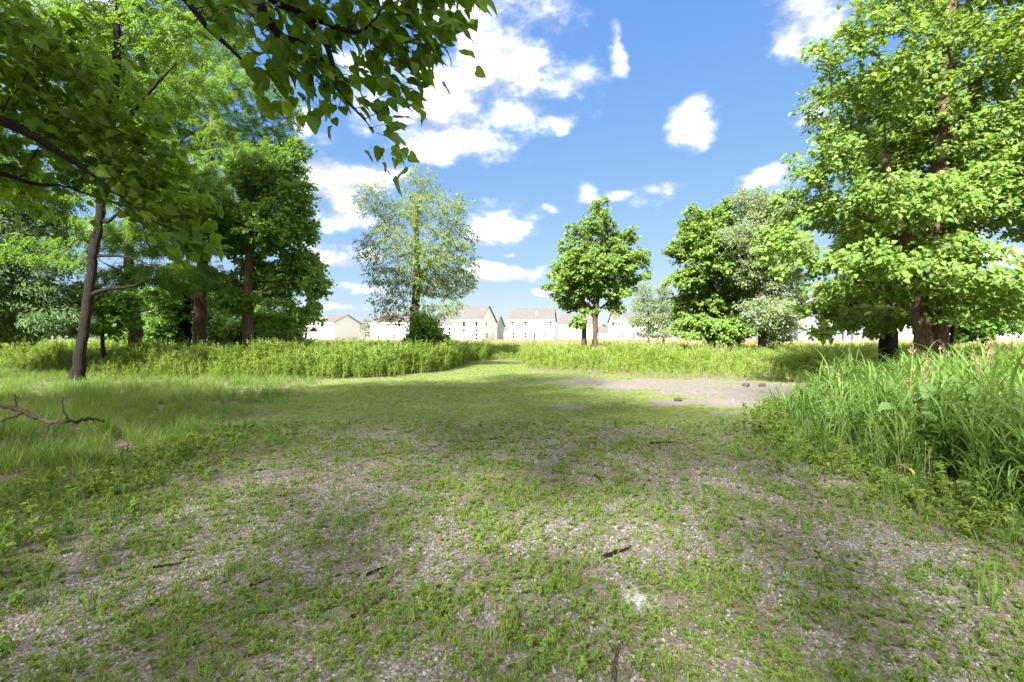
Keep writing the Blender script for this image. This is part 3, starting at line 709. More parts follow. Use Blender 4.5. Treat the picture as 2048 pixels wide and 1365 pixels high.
def trees():
    GL, GR = 'trees of the left grove', 'trees on the right side of the meadow'
    # right: the great catalpa
    d = 15.
    L = [(1690, 95, 70, 55), (1760, 30, 80, 60), (1860, -50, 120, 80), (1990, -30, 110, 80), (1680, 215, 75, 60), (1790, 165, 95, 65), (1900, 120, 110, 75), (2020, 110, 90, 80),
         (1650, 325, 72, 55), (1755, 300, 90, 60), (1870, 270, 105, 65), (1990, 260, 100, 75), (1615, 420, 75, 50), (1715, 420, 90, 50), (1840, 400, 100, 55), (1960, 390, 100, 70), (2060, 360, 80, 80),
         (1555, 490, 60, 38, -1), (1650, 520, 90, 38, -1.5), (1760, 520, 85, 36, -2), (1890, 510, 90, 40, -2), (1990, 560, 70, 36, -3), (2070, 590, 70, 45, -2.5), (1690, 580, 75, 26, .5), (1950, 610, 60, 22, 1.5), (2160, 300, 140, 200), (2150, 60, 130, 140),
         (1800, 250, 130, 120, 2.5), (1920, 350, 140, 120, 3)]
    st = [(px_stem([(1873, None, .37), (1872, 690, .31), (1873, 600, .29), (1876, 500, .27), (1882, 380, .24), (1888, 240, .24), (1895, 110, .17), (1905, 0, .10)], d), -1),
          (px_stem([(1838, None, .28, 14.6), (1845, 690, .235, 14.6), (1841, 610, .22, 14.6), (1824, 520, .20, 14.5), (1800, 430, .18, 14.5), (1770, 320, .13, 14.5)], d), -1),
          (px_stem([(1838, 592, .15, 14.8), (1800, 588, .13, 14.4), (1740, 566, .10, 14), (1690, 560, .06, 13.7)], d), 1),
          (px_stem([(1885, 300, .15), (1930, 200, .12), (1990, 110, .08)], d), 0), (px_stem([(1872, 470, .14), (1935, 400, .11), (2010, 340, .07)], d), 0),
          (px_stem([(1815, 480, .13, 14.7), (1740, 440, .10, 14.4), (1650, 400, .06, 14.2)], d), 1)]
    tree('catalpa_tree', 'huge bright green catalpa with a thick double trunk at the right edge', st, px_clumps(L, d, 3, 2.2), 'catalpa', 31, 3200, 0.27, 'bark_brown', GR, 1.35, keep=300, flare=.28, size=.145, nl=94000)
    # the second catalpa behind it
    d = 18.5; L = [(1640, 620, 40, 26, -1), (1650, 660, 32, 22, -1.5), (1720, 630, 50, 24), (1770, 640, 55, 24, -1.5), (1830, 620, 50, 22), (1690, 590, 50, 20, 1), (1760, 560, 60, 40, 2), (1850, 540, 60, 40, 2), (1720, 500, 60, 50, 2), (1820, 440, 80, 60, 2.5)]
    tree('catalpa_tree', 'dark-trunked catalpa with low drooping boughs just left of the great one', [(px_stem([(1779, None, .38), (1776, 690, .30), (1774, 640, .27), (1780, 560, .24), (1790, 470, .16)], d), -1), (px_stem([(1775, 610, .12), (1740, 600, .09), (1690, 612, .06)], d), 0)],
         px_clumps(L, d, 4, 1.2), 'catalpa', 32, 900, 0.3, 'bark_dark', GR, 1.1, flare=.7, size=.2, nl=18000)
    d = 24
    for i, (x, lab) in enumerate(((1900, 'thin dark sapling close right of the great catalpa trunk'), (1966, 'small forked dark tree at the far right of the meadow'))):
        L = [(x-20, 640, 40, 22), (x+20, 620, 45, 25), (x+45, 655, 40, 20), (x, 590, 45, 25), (x+70, 630, 35, 25), (x-5, 665, 30, 12)]
        tree('dark_sapling', lab, [(px_stem([(x, None, .09), (x+2, 690, .08), (x+6, 640, .06)], d), -1), (px_stem([(x+1, 695, .06), (x-18, 650, .04)], d), 0)], px_clumps(L, d, 50+i, 1), 'maple', 60+i, 420, .3, 'bark_dark', GR, .9, flare=.2, nl=6000)
    d = 33; L = [(1400, 460, 42, 36), (1440, 440, 36, 30), (1368, 505, 34, 28), (1425, 520, 55, 38), (1380, 560, 40, 24), (1400, 605, 50, 34), (1450, 615, 50, 38), (1388, 652, 44, 24), (1475, 575, 40, 36), (1348, 500, 18, 16), (1460, 660, 48, 24), (1412, 480, 50, 40)]
    tree('catalpa_tree', 'bushy bright green catalpa leafy to the ground left of the silvery poplar', [(px_stem([(1420, None, .30), (1422, 640, .26), (1418, 560, .2), (1415, 480, .10)], d), -1)], px_clumps(L, d, 5, 1.6), 'catalpa', 33, 1700, 0.34, 'bark_grey', GR, 1.5, size=.21, nl=36000)
    d = 31; L = [(1500, 412, 42, 36), (1552, 420, 40, 38), (1520, 470, 58, 46), (1482, 480, 38, 38), (1562, 500, 46, 46), (1530, 560, 55, 42), (1572, 570, 34, 38), (1540, 630, 50, 40), (1562, 665, 32, 22), (1490, 530, 38, 38)]
    tree('poplar_tree', 'silvery grey-green poplar standing between the two bright catalpas', [(px_stem([(1524, None, .24), (1522, 640, .21), (1520, 540, .16), (1522, 440, .08)], d), -1)], px_clumps(L, d, 6, 1.4), 'poplar', 34, 1900, 0.32, 'bark_grey', GR, 1.25, size=.15, nl=44000)
    d = 54
    for i, (x, lab, L) in enumerate(((1297, 'small airy pale tree, left of the pair beside the bushy catalpa', [(1288, 580, 18, 18), (1285, 612, 28, 18), (1290, 640, 32, 18), (1300, 665, 28, 14), (1275, 645, 20, 12)]),
                                     (1327, 'small airy pale tree, right of the pair beside the bushy catalpa', [(1326, 582, 16, 16), (1328, 612, 24, 18), (1335, 640, 26, 18), (1335, 665, 24, 14), (1350, 620, 12, 14)]))):
        tree('pale_tree', lab, [(px_stem([(x, None, .15), (x, 650, .11), (x-2, 590, .05)], d), -1)], px_clumps(L, d, 70+i, .8), 'poplar', 72+i, 620, .34, 'bark_grey', GR, .75, size=.17, tip=.01, nl=8000)
    # centre
    d = 36; L = [(842, 368, 42, 32), (795, 425, 50, 34), (862, 425, 62, 40), (738, 388, 36, 28), (728, 415, 22, 20), (918, 405, 26, 22), (785, 490, 62, 40), (870, 505, 70, 45), (932, 480, 28, 34), (738, 505, 32, 26), (800, 560, 66, 30), (885, 565, 66, 36), (925, 545, 30, 36), (780, 605, 36, 22), (850, 625, 36, 26), (905, 615, 26, 22), (772, 640, 26, 12), (800, 640, 24, 12)]
    tree('willow_tree', 'tall airy willow in the middle of the meadow edge', [(px_stem([(824, None, .40), (829, 640, .34), (834, 560, .26), (832, 470, .19), (838, 390, .07)], d), -1), (px_stem([(833, 500, .10), (775, 450, .07), (742, 410, .04)], d), 0), (px_stem([(834, 560, .11), (880, 500, .08), (910, 440, .05)], d), 0)],
         px_clumps(L, d, 7, 1.8), 'willow', 35, 2600, 0.34, 'bark_grey', 'trees in the middle distance', .86, size=.27, grav=-.05, nl=21000)
    d = 34; L = [(850, 655, 26, 20), (870, 672, 26, 16), (838, 680, 22, 14), (884, 690, 18, 10), (855, 690, 30, 14)]
    tree('shrub', 'dense dark shrub at the foot of the airy willow', [(px_stem([(852, None, .08), (852, 690, .06), (850, 670, .04)], d), -1)], px_clumps(L, d, 8, .5), 'maple', 36, 500, 0.24, 'bark_dark', None, 2.2, flare=.1, cat='shrub', nl=7000)
    d = 38; L = [(1195, 420, 20, 20), (1190, 448, 36, 26), (1175, 545, 70, 50), (1225, 530, 70, 45), (1150, 575, 60, 34), (1182, 470, 40, 28), (1232, 482, 42, 24), (1150, 500, 36, 22), (1265, 520, 40, 22), (1200, 528, 56, 28), (1128, 540, 36, 22), (1258, 556, 32, 16), (1160, 568, 56, 22), (1115, 572, 30, 16), (1222, 585, 42, 14), (1140, 610, 34, 12), (1150, 645, 18, 18), (1240, 622, 16, 7), (1180, 620, 20, 10)]
    tree('catalpa_tree', 'bright green catalpa with twin slender trunks in front of the white houses', [(px_stem([(1168, None, .24), (1168, 640, .18), (1164, 570, .14), (1172, 480, .07)], d), -1), (px_stem([(1189, None, .25), (1190, 640, .20), (1196, 590, .15), (1212, 520, .09), (1216, 470, .05)], d), -1), (px_stem([(1192, 632, .12), (1206, 610, .09), (1240, 595, .06)], d), 1)],
         px_clumps(L, d, 9, 1.6), 'catalpa', 37, 1700, 0.36, 'bark_brown', 'trees in the middle distance', 1.25, size=.215, nl=31000)
    # left grove
    d = 17; L = [(240, 100, 90, 80), (330, 60, 80, 55), (150, 120, 90, 70), (250, -40, 150, 80), (120, 240, 80, 50), (50, 60, 110, 90), (340, 175, 70, 45), (180, 330, 60, 45), (80, 395, 70, 40), (60, 500, 60, 30), (440, 30, 60, 50), (-60, 200, 90, 90), (300, -150, 160, 60)]
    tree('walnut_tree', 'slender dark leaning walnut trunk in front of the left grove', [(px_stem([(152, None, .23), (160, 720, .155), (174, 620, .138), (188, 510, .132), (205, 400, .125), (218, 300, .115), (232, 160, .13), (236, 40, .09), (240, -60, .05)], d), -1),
         (px_stem([(183, 590, .085), (215, 577, .075), (260, 575, .06), (290, 562, .035)], d), 0), (px_stem([(197, 512, .05), (250, 512, .045), (300, 530, .03), (330, 545, .02)], d), 0), (px_stem([(215, 445, .06), (240, 425, .05), (285, 420, .035)], d), 0), (px_stem([(222, 280, .09), (300, 180, .07), (370, 110, .04)], d), 0)],
         px_clumps(L, d, 10, 2.4), 'walnut', 38, 2400, 0.34, 'bark_dark', GL, .9, flare=.35, nl=14000)
    d = 25; L = [(280, 470, 75, 42), (370, 470, 65, 44), (340, 550, 65, 28), (235, 555, 55, 26), (420, 555, 50, 30), (300, 390, 85, 45), (180, 470, 60, 40), (380, 380, 70, 45), (270, 300, 80, 50)]
    tree('walnut_tree', 'brown sunlit trunk second from the leaning walnut in the left grove', [(px_stem([(276, None, .33), (272, 660, .28), (262, 580, .24), (256, 500, .19), (270, 420, .12)], d), -1), (px_stem([(260, 560, .12), (236, 540, .09), (205, 525, .06)], d), 0)], px_clumps(L, d, 11, 1.8), 'walnut', 39, 1700, 0.34, 'bark_brown', GL, 1.2, nl=10000)
    d = 28; L = [(420, 380, 80, 55), (480, 290, 75, 55), (400, 270, 80, 55), (530, 240, 56, 50), (570, 205, 36, 36), (470, 185, 80, 50), (330, 225, 80, 60), (380, 120, 80, 50), (450, 95, 56, 50), (300, 330, 70, 50), (520, 330, 60, 50), (250, 180, 70, 60), (560, 300, 40, 40), (430, 460, 80, 50)]
    tree('walnut_tree', 'tall feathery walnut rising highest above the left grove', [(px_stem([(399, None, .36), (400, 650, .32), (403, 560, .28), (408, 440, .24), (420, 300, .17), (430, 180, .09)], d), -1), (px_stem([(410, 420, .12), (470, 330, .09), (520, 260, .05)], d), 0)], px_clumps(L, d, 12, 2.2), 'walnut', 40, 2800, 0.38, 'bark_brown', GL, 1.35, nl=22000)
    d = 26; L = [(565, 335, 38, 34), (595, 300, 18, 26), (520, 370, 55, 45), (590, 400, 38, 40), (540, 450, 65, 48), (612, 458, 26, 32), (600, 530, 44, 32), (632, 570, 26, 28), (560, 560, 46, 34), (622, 620, 22, 20), (590, 640, 28, 18), (500, 560, 40, 34), (490, 470, 56, 50), (470, 600, 36, 24)]
    tree('maple_tree', 'dark green maple with low hanging boughs at the right end of the left grove', [(px_stem([(496, None, .30), (497, 650, .26), (496, 590, .24), (500, 500, .19), (520, 400, .12)], d), -1), (px_stem([(497, 600, .10), (540, 575, .07), (600, 560, .04)], d), 0)], px_clumps(L, d, 13, 1.6), 'maple', 41, 2400, 0.32, 'bark_brown', GL, 1.7, size=.19, nl=36000)
    d = 32; L = [(370, 600, 55, 26), (330, 640, 40, 20), (420, 640, 40, 20), (380, 555, 60, 26), (450, 650, 30, 16), (300, 600, 40, 24)]
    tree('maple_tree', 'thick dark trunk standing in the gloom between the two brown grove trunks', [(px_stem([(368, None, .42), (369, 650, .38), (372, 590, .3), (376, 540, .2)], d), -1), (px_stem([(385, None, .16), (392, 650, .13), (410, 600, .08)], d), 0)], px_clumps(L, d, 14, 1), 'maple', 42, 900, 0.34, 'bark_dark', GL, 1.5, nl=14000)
    d = 22; L = [(180, 590, 35, 22), (232, 640, 35, 20), (165, 650, 40, 20), (205, 600, 30, 20), (250, 600, 30, 18), (130, 640, 40, 24)]
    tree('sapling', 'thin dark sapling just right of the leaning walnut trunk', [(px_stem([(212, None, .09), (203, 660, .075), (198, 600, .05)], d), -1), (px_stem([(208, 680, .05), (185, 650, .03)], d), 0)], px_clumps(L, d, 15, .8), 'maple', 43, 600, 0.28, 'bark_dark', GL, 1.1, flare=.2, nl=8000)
    d = 20; L = [(0, 520, 70, 48), (50, 590, 75, 36), (105, 640, 55, 24), (0, 650, 90, 36), (-70, 560, 80, 80), (70, 490, 50, 30), (-20, 420, 80, 50), (30, 350, 60, 40), (-80, 330, 90, 70), (60, 440, 60, 36), (115, 520, 46, 34), (100, 580, 50, 28), (10, 470, 60, 40)]
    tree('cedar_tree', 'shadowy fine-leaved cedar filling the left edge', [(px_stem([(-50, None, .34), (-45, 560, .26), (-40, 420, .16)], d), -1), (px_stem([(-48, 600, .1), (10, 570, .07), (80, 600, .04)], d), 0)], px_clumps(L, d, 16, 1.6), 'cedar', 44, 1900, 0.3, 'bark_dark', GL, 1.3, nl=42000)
    for i, (x, top, dd, lab) in enumerate(((85, 560, 34, 'leafy young tree filling the gap left of the leaning walnut'), (325, 570, 37, 'leafy young tree behind the sunlit brown trunk'), (445, 560, 36, 'leafy young tree between thick dark trunk and maple'), (545, 585, 35, 'leafy young tree behind the low maple boughs'), (15, 590, 33, 'leafy young tree low against the left edge'))):
        L = [(x, top+18, 34, 16), (x-28, top+45, 34, 18), (x+30, top+50, 36, 18), (x, top+72, 46, 18), (x-36, top+92, 36, 14), (x+38, top+94, 36, 14)]
        tree('young_tree', lab, [(px_stem([(x, None, .10), (x+2, top+90, .08), (x, top+40, .05)], dd), -1)], px_clumps(L, dd, 160+i, .8), 'maple', 170+i, 520, .36, 'bark_dark', 'young trees of the left grove', 1., flare=.1, nl=9000)
    d = 30; L = [(560, 665, 36, 12), (480, 660, 30, 14), (530, 640, 30, 14), (440, 665, 26, 12), (320, 665, 40, 12), (250, 665, 40, 14)]
    for i, (x, y, rx, ry) in enumerate(L):
        lab = ['low dark shrub under the maple boughs', 'low dark shrub beside the maple trunk', 'taller shrub behind the maple trunk', 'low shrub between maple and thick dark trunk', 'low shrub right of the sunlit brown trunk', 'low shrub left of the sunlit brown trunk'][i]
        tree('shrub', lab, [(px_stem([(x, None, .05), (x, y+10, .04)], d+i*.3), -1)], px_clumps([(x-rx*.4, y, rx*.6, ry), (x+rx*.4, y+2, rx*.6, ry), (x, y+10, rx*.8, ry)], d+i*.3, 90+i, .3), 'maple', 95+i, 180, .28, 'bark_dark', 'shrubs under the left grove', 1.5, flare=0, cat='shrub', nl=2600)
    # far trees
    far = [(60, 600, 110, 'pale far tree beyond the cedar at the left edge'), (150, 610, 105, 'pale far tree seen left of the leaning walnut'), (215, 615, 120, 'pale far tree seen right of the leaning walnut'), (310, 625, 130, 'pale far tree seen between the grove trunks'),
           (727, 645, 215, 'tiny dark tree top above the brick-fronted far house'), (745, 636, 200, 'dark tree top rising left of the house behind the willow'), (1208, 652, 220, 'tiny tree top over the low pale-roofed house')]
    for i, (x, y, dd, lab) in enumerate(far):
        h = 690-y
        tree('far_tree', lab, [(px_stem([(x, None, .4), (x, y+h*.5, .25)], dd), -1)], px_clumps([(x, y+h*.2, h*.32, h*.25), (x-h*.25, y+h*.45, h*.3, h*.25), (x+h*.3, y+h*.5, h*.3, h*.25), (x, y+h*.7, h*.45, h*.22)], dd, 120+i, .5), 'far_tree', 130+i, 200, 1.1, 'bark_dark', 'distant trees', 1.2, flare=0, nl=2500)

def near_trees():
    GN = 'trees around the camera'
    base = (-8.6, 3.2, -.1)
    st = [([(*base, .48), (-8.5, 3.2, 2.2, .40), (-8.4, 3.2, 4.5, .36), (-8.2, 3.1, 7.5, .28), (-7.6, 3.0, 10.5, .2), (-7, 2.8, 13, .1)], -1),
          ([(-8.4, 3.2, 4.0, .16), (-7.3, 5.0, 4.55, .12)] + px_stem([(20, 245, .085, 6.0), (100, 292, .07, 6.0), (170, 340, .05, 6.1), (215, 372, .035, 6.2), (300, 440, .02, 6.3)], 6), 0),
          ([(-8.4, 3.2, 3.4, .10), (-7.2, 5.2, 3.6, .07)] + px_stem([(20, 350, .05, 6.3), (70, 371, .045, 6.4), (130, 370, .035, 6.5), (200, 400, .02, 6.6)], 6), 0),
          ([(-8.3, 3.2, 6.2, .2), (-6.4, 3.6, 6.7, .15)] + px_stem([(330, -60, .075, 5.2), (375, 5, .065, 5.2), (420, 62, .06, 5.15), (465, 100, .05, 5.1), (500, 140, .03, 5.1)], 5), 0),
          ([(-8.2, 3.1, 7.2, .2), (-5.2, 3.6, 7.2, .15)] + px_stem([(470, -70, .075, 4.9), (540, 0, .065, 4.9), (610, 30, .058, 4.85), (680, 60, .05, 4.8), (720, 66, .045, 4.8), (745, 45, .035, 4.8), (765, 18, .025, 4.8)], 5), 0),
          (px_stem([(500, -30, .05, 4.9), (545, 60, .042, 4.9), (575, 80, .036, 4.9), (610, 85, .03, 4.9), (655, 130, .02, 4.9)], 5), 4),
          (px_stem([(610, 32, .04, 4.85), (650, 80, .035, 4.85), (668, 140, .03, 4.85), (672, 180, .025, 4.85), (720, 230, .016, 4.85), (750, 265, .01, 4.85)], 5), 4)]
    k = lambda px, py, rx, ry, d: (wpt(px, py, d), np.array([rx*d/F_PX, rx*d/F_PX*.9, ry*d/F_PX]), 11.)
    cl = [k(60, 60, 110, 60, 6.4), k(150, 150, 110, 50, 6.6), k(60, 190, 110, 50, 6.4), k(250, 230, 70, 55, 6.6), k(190, 270, 80, 50, 6.6), k(320, 320, 60, 45, 6.7), k(90, 290, 90, 35, 6.8), k(370, 420, 60, 45, 6.8), k(400, 480, 40, 34, 6.9), k(300, 400, 60, 40, 6.9), k(-60, 120, 100, 90, 6.4), k(-60, 300, 90, 60, 6.5), k(350, 500, 40, 30, 6.8), k(30, 400, 50, 25, 7.2),
          k(440, 20, 70, 30, 5.3), k(560, 100, 80, 50, 5.1), k(620, 50, 90, 50, 4.9), k(660, 150, 70, 40, 5.0), k(560, 170, 50, 30, 5.2), k(740, 110, 60, 45, 4.9), k(810, 60, 70, 50, 4.8), k(880, 50, 60, 40, 4.8), k(920, 30, 32, 26, 4.8), k(850, 110, 50, 28, 4.8), k(780, 180, 50, 40, 4.8), k(735, 265, 30, 35, 4.8), k(790, 260, 36, 34, 4.8), k(770, 305, 24, 18, 4.8), k(640, 215, 34, 18, 5.0), k(540, 210, 26, 16, 5.2), k(680, -20, 160, 40, 4.8), k(860, -30, 110, 40, 4.7)]
    cl = [c if i < 14 else (c[0], c[1]*1.06, 20.) for i, c in enumerate(cl)]
    # the high crown over the clearing
    hi = [((-8, 1, 9), (3.2, 3.2, 1.5)), ((-5.5, 3, 9.5), (2.6, 2.6, 1.4)), ((-9, 5, 8.5), (2.6, 2.6, 1.5)), ((-7, 2.5, 13), (3, 3, 1.8)), ((-4.5, 0, 8), (2.2, 2.2, 1.2)), ((-11, 2, 7.5), (2.5, 2.5, 1.5)), ((-9.5, 0, 11.5), (2.5, 2.5, 1.6))]
    cl += [(np.array(c), np.array(r), .45) for c, r in hi]
    tree('catalpa_tree', 'near catalpa whose dark boughs and large leaves hang in from the top left', st, cl, 'catalpa', 201, 3600, 0.17, 'bark_dark', GN, .80, keep=300, size=.16, tip=.004, keep_t=HEARTS, mat='catalpa_near', jit=.5, nl=24000)
    # neighbours outside the picture that shade the clearing
    for i, (x, y, h, lab) in enumerate(((-4.8, -10.5, 18.5, 'catalpa standing behind the camera, shading the near gravel'), (-14.5, -3.0, 15, 'catalpa beyond the left edge, nearest the cedar'), (-10.5, -7.5, 16.5, 'catalpa behind and left of the camera'))):
        g = np.random.default_rng(300+i)
        st = [([(x, y, -.1, .45), (x, y, 3, .36), (x+.3, y, h*.5, .28), (x+.1, y+.2, h*.85, .1)], -1)]
        cl = [(np.array([x+g.uniform(-4.6, 4.6), y+g.uniform(-3.6, 3.6), h*g.uniform(.36, .97)]), np.array([1.9, 1.9, 1.0])) for _ in range(30)]
        tree('catalpa_tree', lab, st, cl, 'catalpa', 310+i, 1100, .45, 'bark_brown', GN, 1.0, size=.27, nl=[4200, 7000, 4200][i])
trees()
near_trees()

# ------------------------------------------------------------------ ground plants (uncountable: instanced)
def blade(mb, base, az, L, w, lean, bend, seg=4, tw=0.):
    """one curved tapering blade"""
    h = np.array([math.cos(az), math.sin(az), 0]); s = np.array([-h[1], h[0], 0]); V = []; p = np.array(base, float); a = lean; st = L/seg
    for k in range(seg+1):
        t = k/seg; ww = w*(.55+1.1*t if t < .35 else .935*(1-(t-.35)/.65)**.8)
        sd = s*math.cos(tw*t)+np.array([0, 0, 1])*math.sin(tw*t)*.5
        if k < seg: V += [p-sd*ww/2, p+sd*ww/2]
        else: V += [p]
        p = p+(h*math.sin(a)+np.array([0, 0, 1])*math.cos(a))*st; a += bend/seg
    F4 = [(2*k, 2*k+1, 2*k+3, 2*k+2) for k in range(seg-1)]; F3 = [(2*seg-2, 2*seg-1, 2*seg)]
    mb.add(V, [np.array(F4), np.array(F3)] if F4 else [np.array(F3)])
def leafq(mb, base, yd, nr, L, T=T_OVA):
    leaves_into(mb, T, np.array([base], float), np.array([yd], float), np.array([nr], float), np.array([L]))
def stalk(mb, P, r):
    tube(mb, np.array(P, float), [r]*len(P), 3)
g0 = np.random.default_rng(99)
U = g0.uniform
def proto_tuft(n, L, w, spread, lean=.5, bend=.9, seg=3):
    mb = MB()
    for _ in range(n):
        az = U(0, 6.28); r = spread*math.sqrt(U(0, 1)); b = U(0, 6.28)
        blade(mb, (r*math.cos(b), r*math.sin(b), -.005), az, L*U(.5, 1.15), w*U(.7, 1.2), U(.05, lean), U(.1, bend), seg)
    return mb
def proto_rosette(n, L):
    mb = MB()
    for k in range(n):
        az = U(0, 6.28); e = U(.1, .9); leafq(mb, (U(-.01, .01), U(-.01, .01), U(0, .02)), (math.cos(az)*math.cos(e), math.sin(az)*math.cos(e), math.sin(e)), (U(-.4, .4), U(-.4, .4), 1), L*U(.6, 1.2))
    return mb
def proto_forb(H, nl, L, T=T_OVA, branches=3):
    mb = MB(); lean = U(-.1, .1); top = np.array([lean*H, U(-.1, .1)*H, H]); P = [np.zeros(3), top*.5+np.array([U(-.04, .04), U(-.04, .04), 0]), top]; stalk(mb, P, .006)
    def leaf_on(a, b, n, L):
        for k in range(n):
            t = U(.12, 1.0); az = U(0, 6.28); e = U(-.3, .6); p = a+(b-a)*t
            leafq(mb, p, (math.cos(az)*math.cos(e), math.sin(az)*math.cos(e), math.sin(e)), (U(-.5, .5), U(-.5, .5), 1), L*U(.6, 1.2)*(1.15-.5*t), T)
    leaf_on(P[0], P[2], nl, L)
    for _ in range(branches):
        t = U(.3, .8); a = top*t; az = U(0, 6.28); b = a+np.array([math.cos(az)*.3*H*.6, math.sin(az)*.3*H*.6, H*U(.12, .3)]); stalk(mb, [a, (a+b)/2+np.array([0, 0, .02]), b], .004); leaf_on(a, b, nl//2, L*.85)
    return mb
def proto_seedgrass(H, n):
    mb = MB()
    for _ in range(n):
        az = U(0, 6.28); x, y = U(-.12, .12), U(-.12, .12); q = np.array([x, y, 0]); h = H*U(.7, 1.1); ln = U(.05, .22)
        t = q+np.array([math.cos(az)*ln*h, math.sin(az)*ln*h, h]); stalk(mb, [q, (q+t)/2+np.array([0, 0, .04]), t], .0035)
        for k in range(9):
            u = U(0, 1); p = t-np.array([0, 0, 1])*u*.17; a = U(0, 6.28); leafq(mb, p, (math.cos(a)*.5, math.sin(a)*.5, U(.4, 1)), (U(-1, 1), U(-1, 1), .3), .06*(.5+u), T_NAR)
    return mb
def proto_reed(H, n):
    mb = MB()
    for _ in range(n):
        az = U(0, 6.28); r = U(0, .10); q = np.array([r*math.cos(az), r*math.sin(az), 0]); h = H*U(.65, 1.05); ln = U(0, .18); t = q+np.array([math.cos(az)*ln*h, math.sin(az)*ln*h, h*.72]); stalk(mb, [q, (q+t)/2, t], .005)
        for k in range(6):
            u = .15+.85*k/5; p = q+(t-q)*u; a = U(0, 6.28); blade(mb, p, a, h*U(.35, .58), U(.020, .038), U(.15, .5), U(.5, 1.9), 5, U(-.6, .6))
    return mb

def proto_obj(mb, name, mat): return bpy.data.objects.new(name, mb.mesh(name, M[mat]))
def scatter(name, protos, X, Y, scl, kind_idx, label=None, cat=None, tilt=.12, z=0., g=None, sz=None, yaw=None):
    n = len(X); Z = ground_z(X, Y)+z
    me = bpy.data.meshes.new(name); me.vertices.add(n); me.vertices.foreach_set('co', np.stack([X, Y, Z], 1).astype(np.float32).ravel())
    a = me.attributes.new('rot', 'FLOAT_VECTOR', 'POINT'); rt = np.stack([g.normal(0, tilt, n), g.normal(0, tilt, n), g.uniform(0, 6.28, n) if yaw is None else yaw], 1); a.data.foreach_set('vector', rt.astype(np.float32).ravel())
    a = me.attributes.new('scl', 'FLOAT_VECTOR', 'POINT'); s3 = np.stack([scl, scl, scl*(1 if sz is None else sz)], 1); a.data.foreach_set('vector', s3.astype(np.float32).ravel())
    a = me.attributes.new('kid', 'INT', 'POINT'); a.data.foreach_set('value', kind_idx.astype(np.int32))
    o = link(name, me); tag(o, label, cat, kind='stuff')
    ng = bpy.data.node_groups.new(name+'_scatter', 'GeometryNodeTree'); N = ng.nodes; L = ng.links
    ng.interface.new_socket('Geometry', in_out='INPUT', socket_type='NodeSocketGeometry'); ng.interface.new_socket('Geometry', in_out='OUTPUT', socket_type='NodeSocketGeometry')
    gi = N.new('NodeGroupInput'); go = N.new('NodeGroupOutput'); jn = N.new('GeometryNodeJoinGeometry')
    m2p = N.new('GeometryNodeMeshToPoints'); L.new(gi.outputs[0], m2p.inputs['Mesh'])
    def na(nm, t):
        q = N.new('GeometryNodeInputNamedAttribute'); q.data_type = t; q.inputs['Name'].default_value = nm; return q.outputs['Attribute']
    ro, sk, ki = na('rot', 'FLOAT_VECTOR'), na('scl', 'FLOAT_VECTOR'), na('kid', 'INT')
    e2r = N.new('FunctionNodeEulerToRotation'); L.new(ro, e2r.inputs[0])
    for k, p in enumerate(protos):
        oi = N.new('GeometryNodeObjectInfo'); oi.inputs['Object'].default_value = p; oi.inputs['As Instance'].default_value = False
        cmp_ = N.new('FunctionNodeCompare'); cmp_.data_type = 'INT'; cmp_.operation = 'EQUAL'; L.new(ki, cmp_.inputs['A'] if False else cmp_.inputs[2]); cmp_.inputs[3].default_value = k
        iop = N.new('GeometryNodeInstanceOnPoints'); L.new(m2p.outputs[0], iop.inputs['Points']); L.new(cmp_.outputs[0], iop.inputs['Selection']); L.new(oi.outputs['Geometry'], iop.inputs['Instance'])
        L.new(e2r.outputs[0], iop.inputs['Rotation']); L.new(sk, iop.inputs['Scale']); L.new(iop.outputs[0], jn.inputs[0])
    L.new(jn.outputs[0], go.inputs[0])
    md = o.modifiers.new('scatter', 'NODES'); md.node_group = ng
    return o
def sample(g, n, x0, x1, y0, y1, dens):
    X = g.uniform(x0, x1, n); Y = g.uniform(y0, y1, n); k = g.random(n) < dens(X, Y); return X[k], Y[k]
def in_view(X, Y, m=1.6): return np.abs(X) < Y*1.12+m

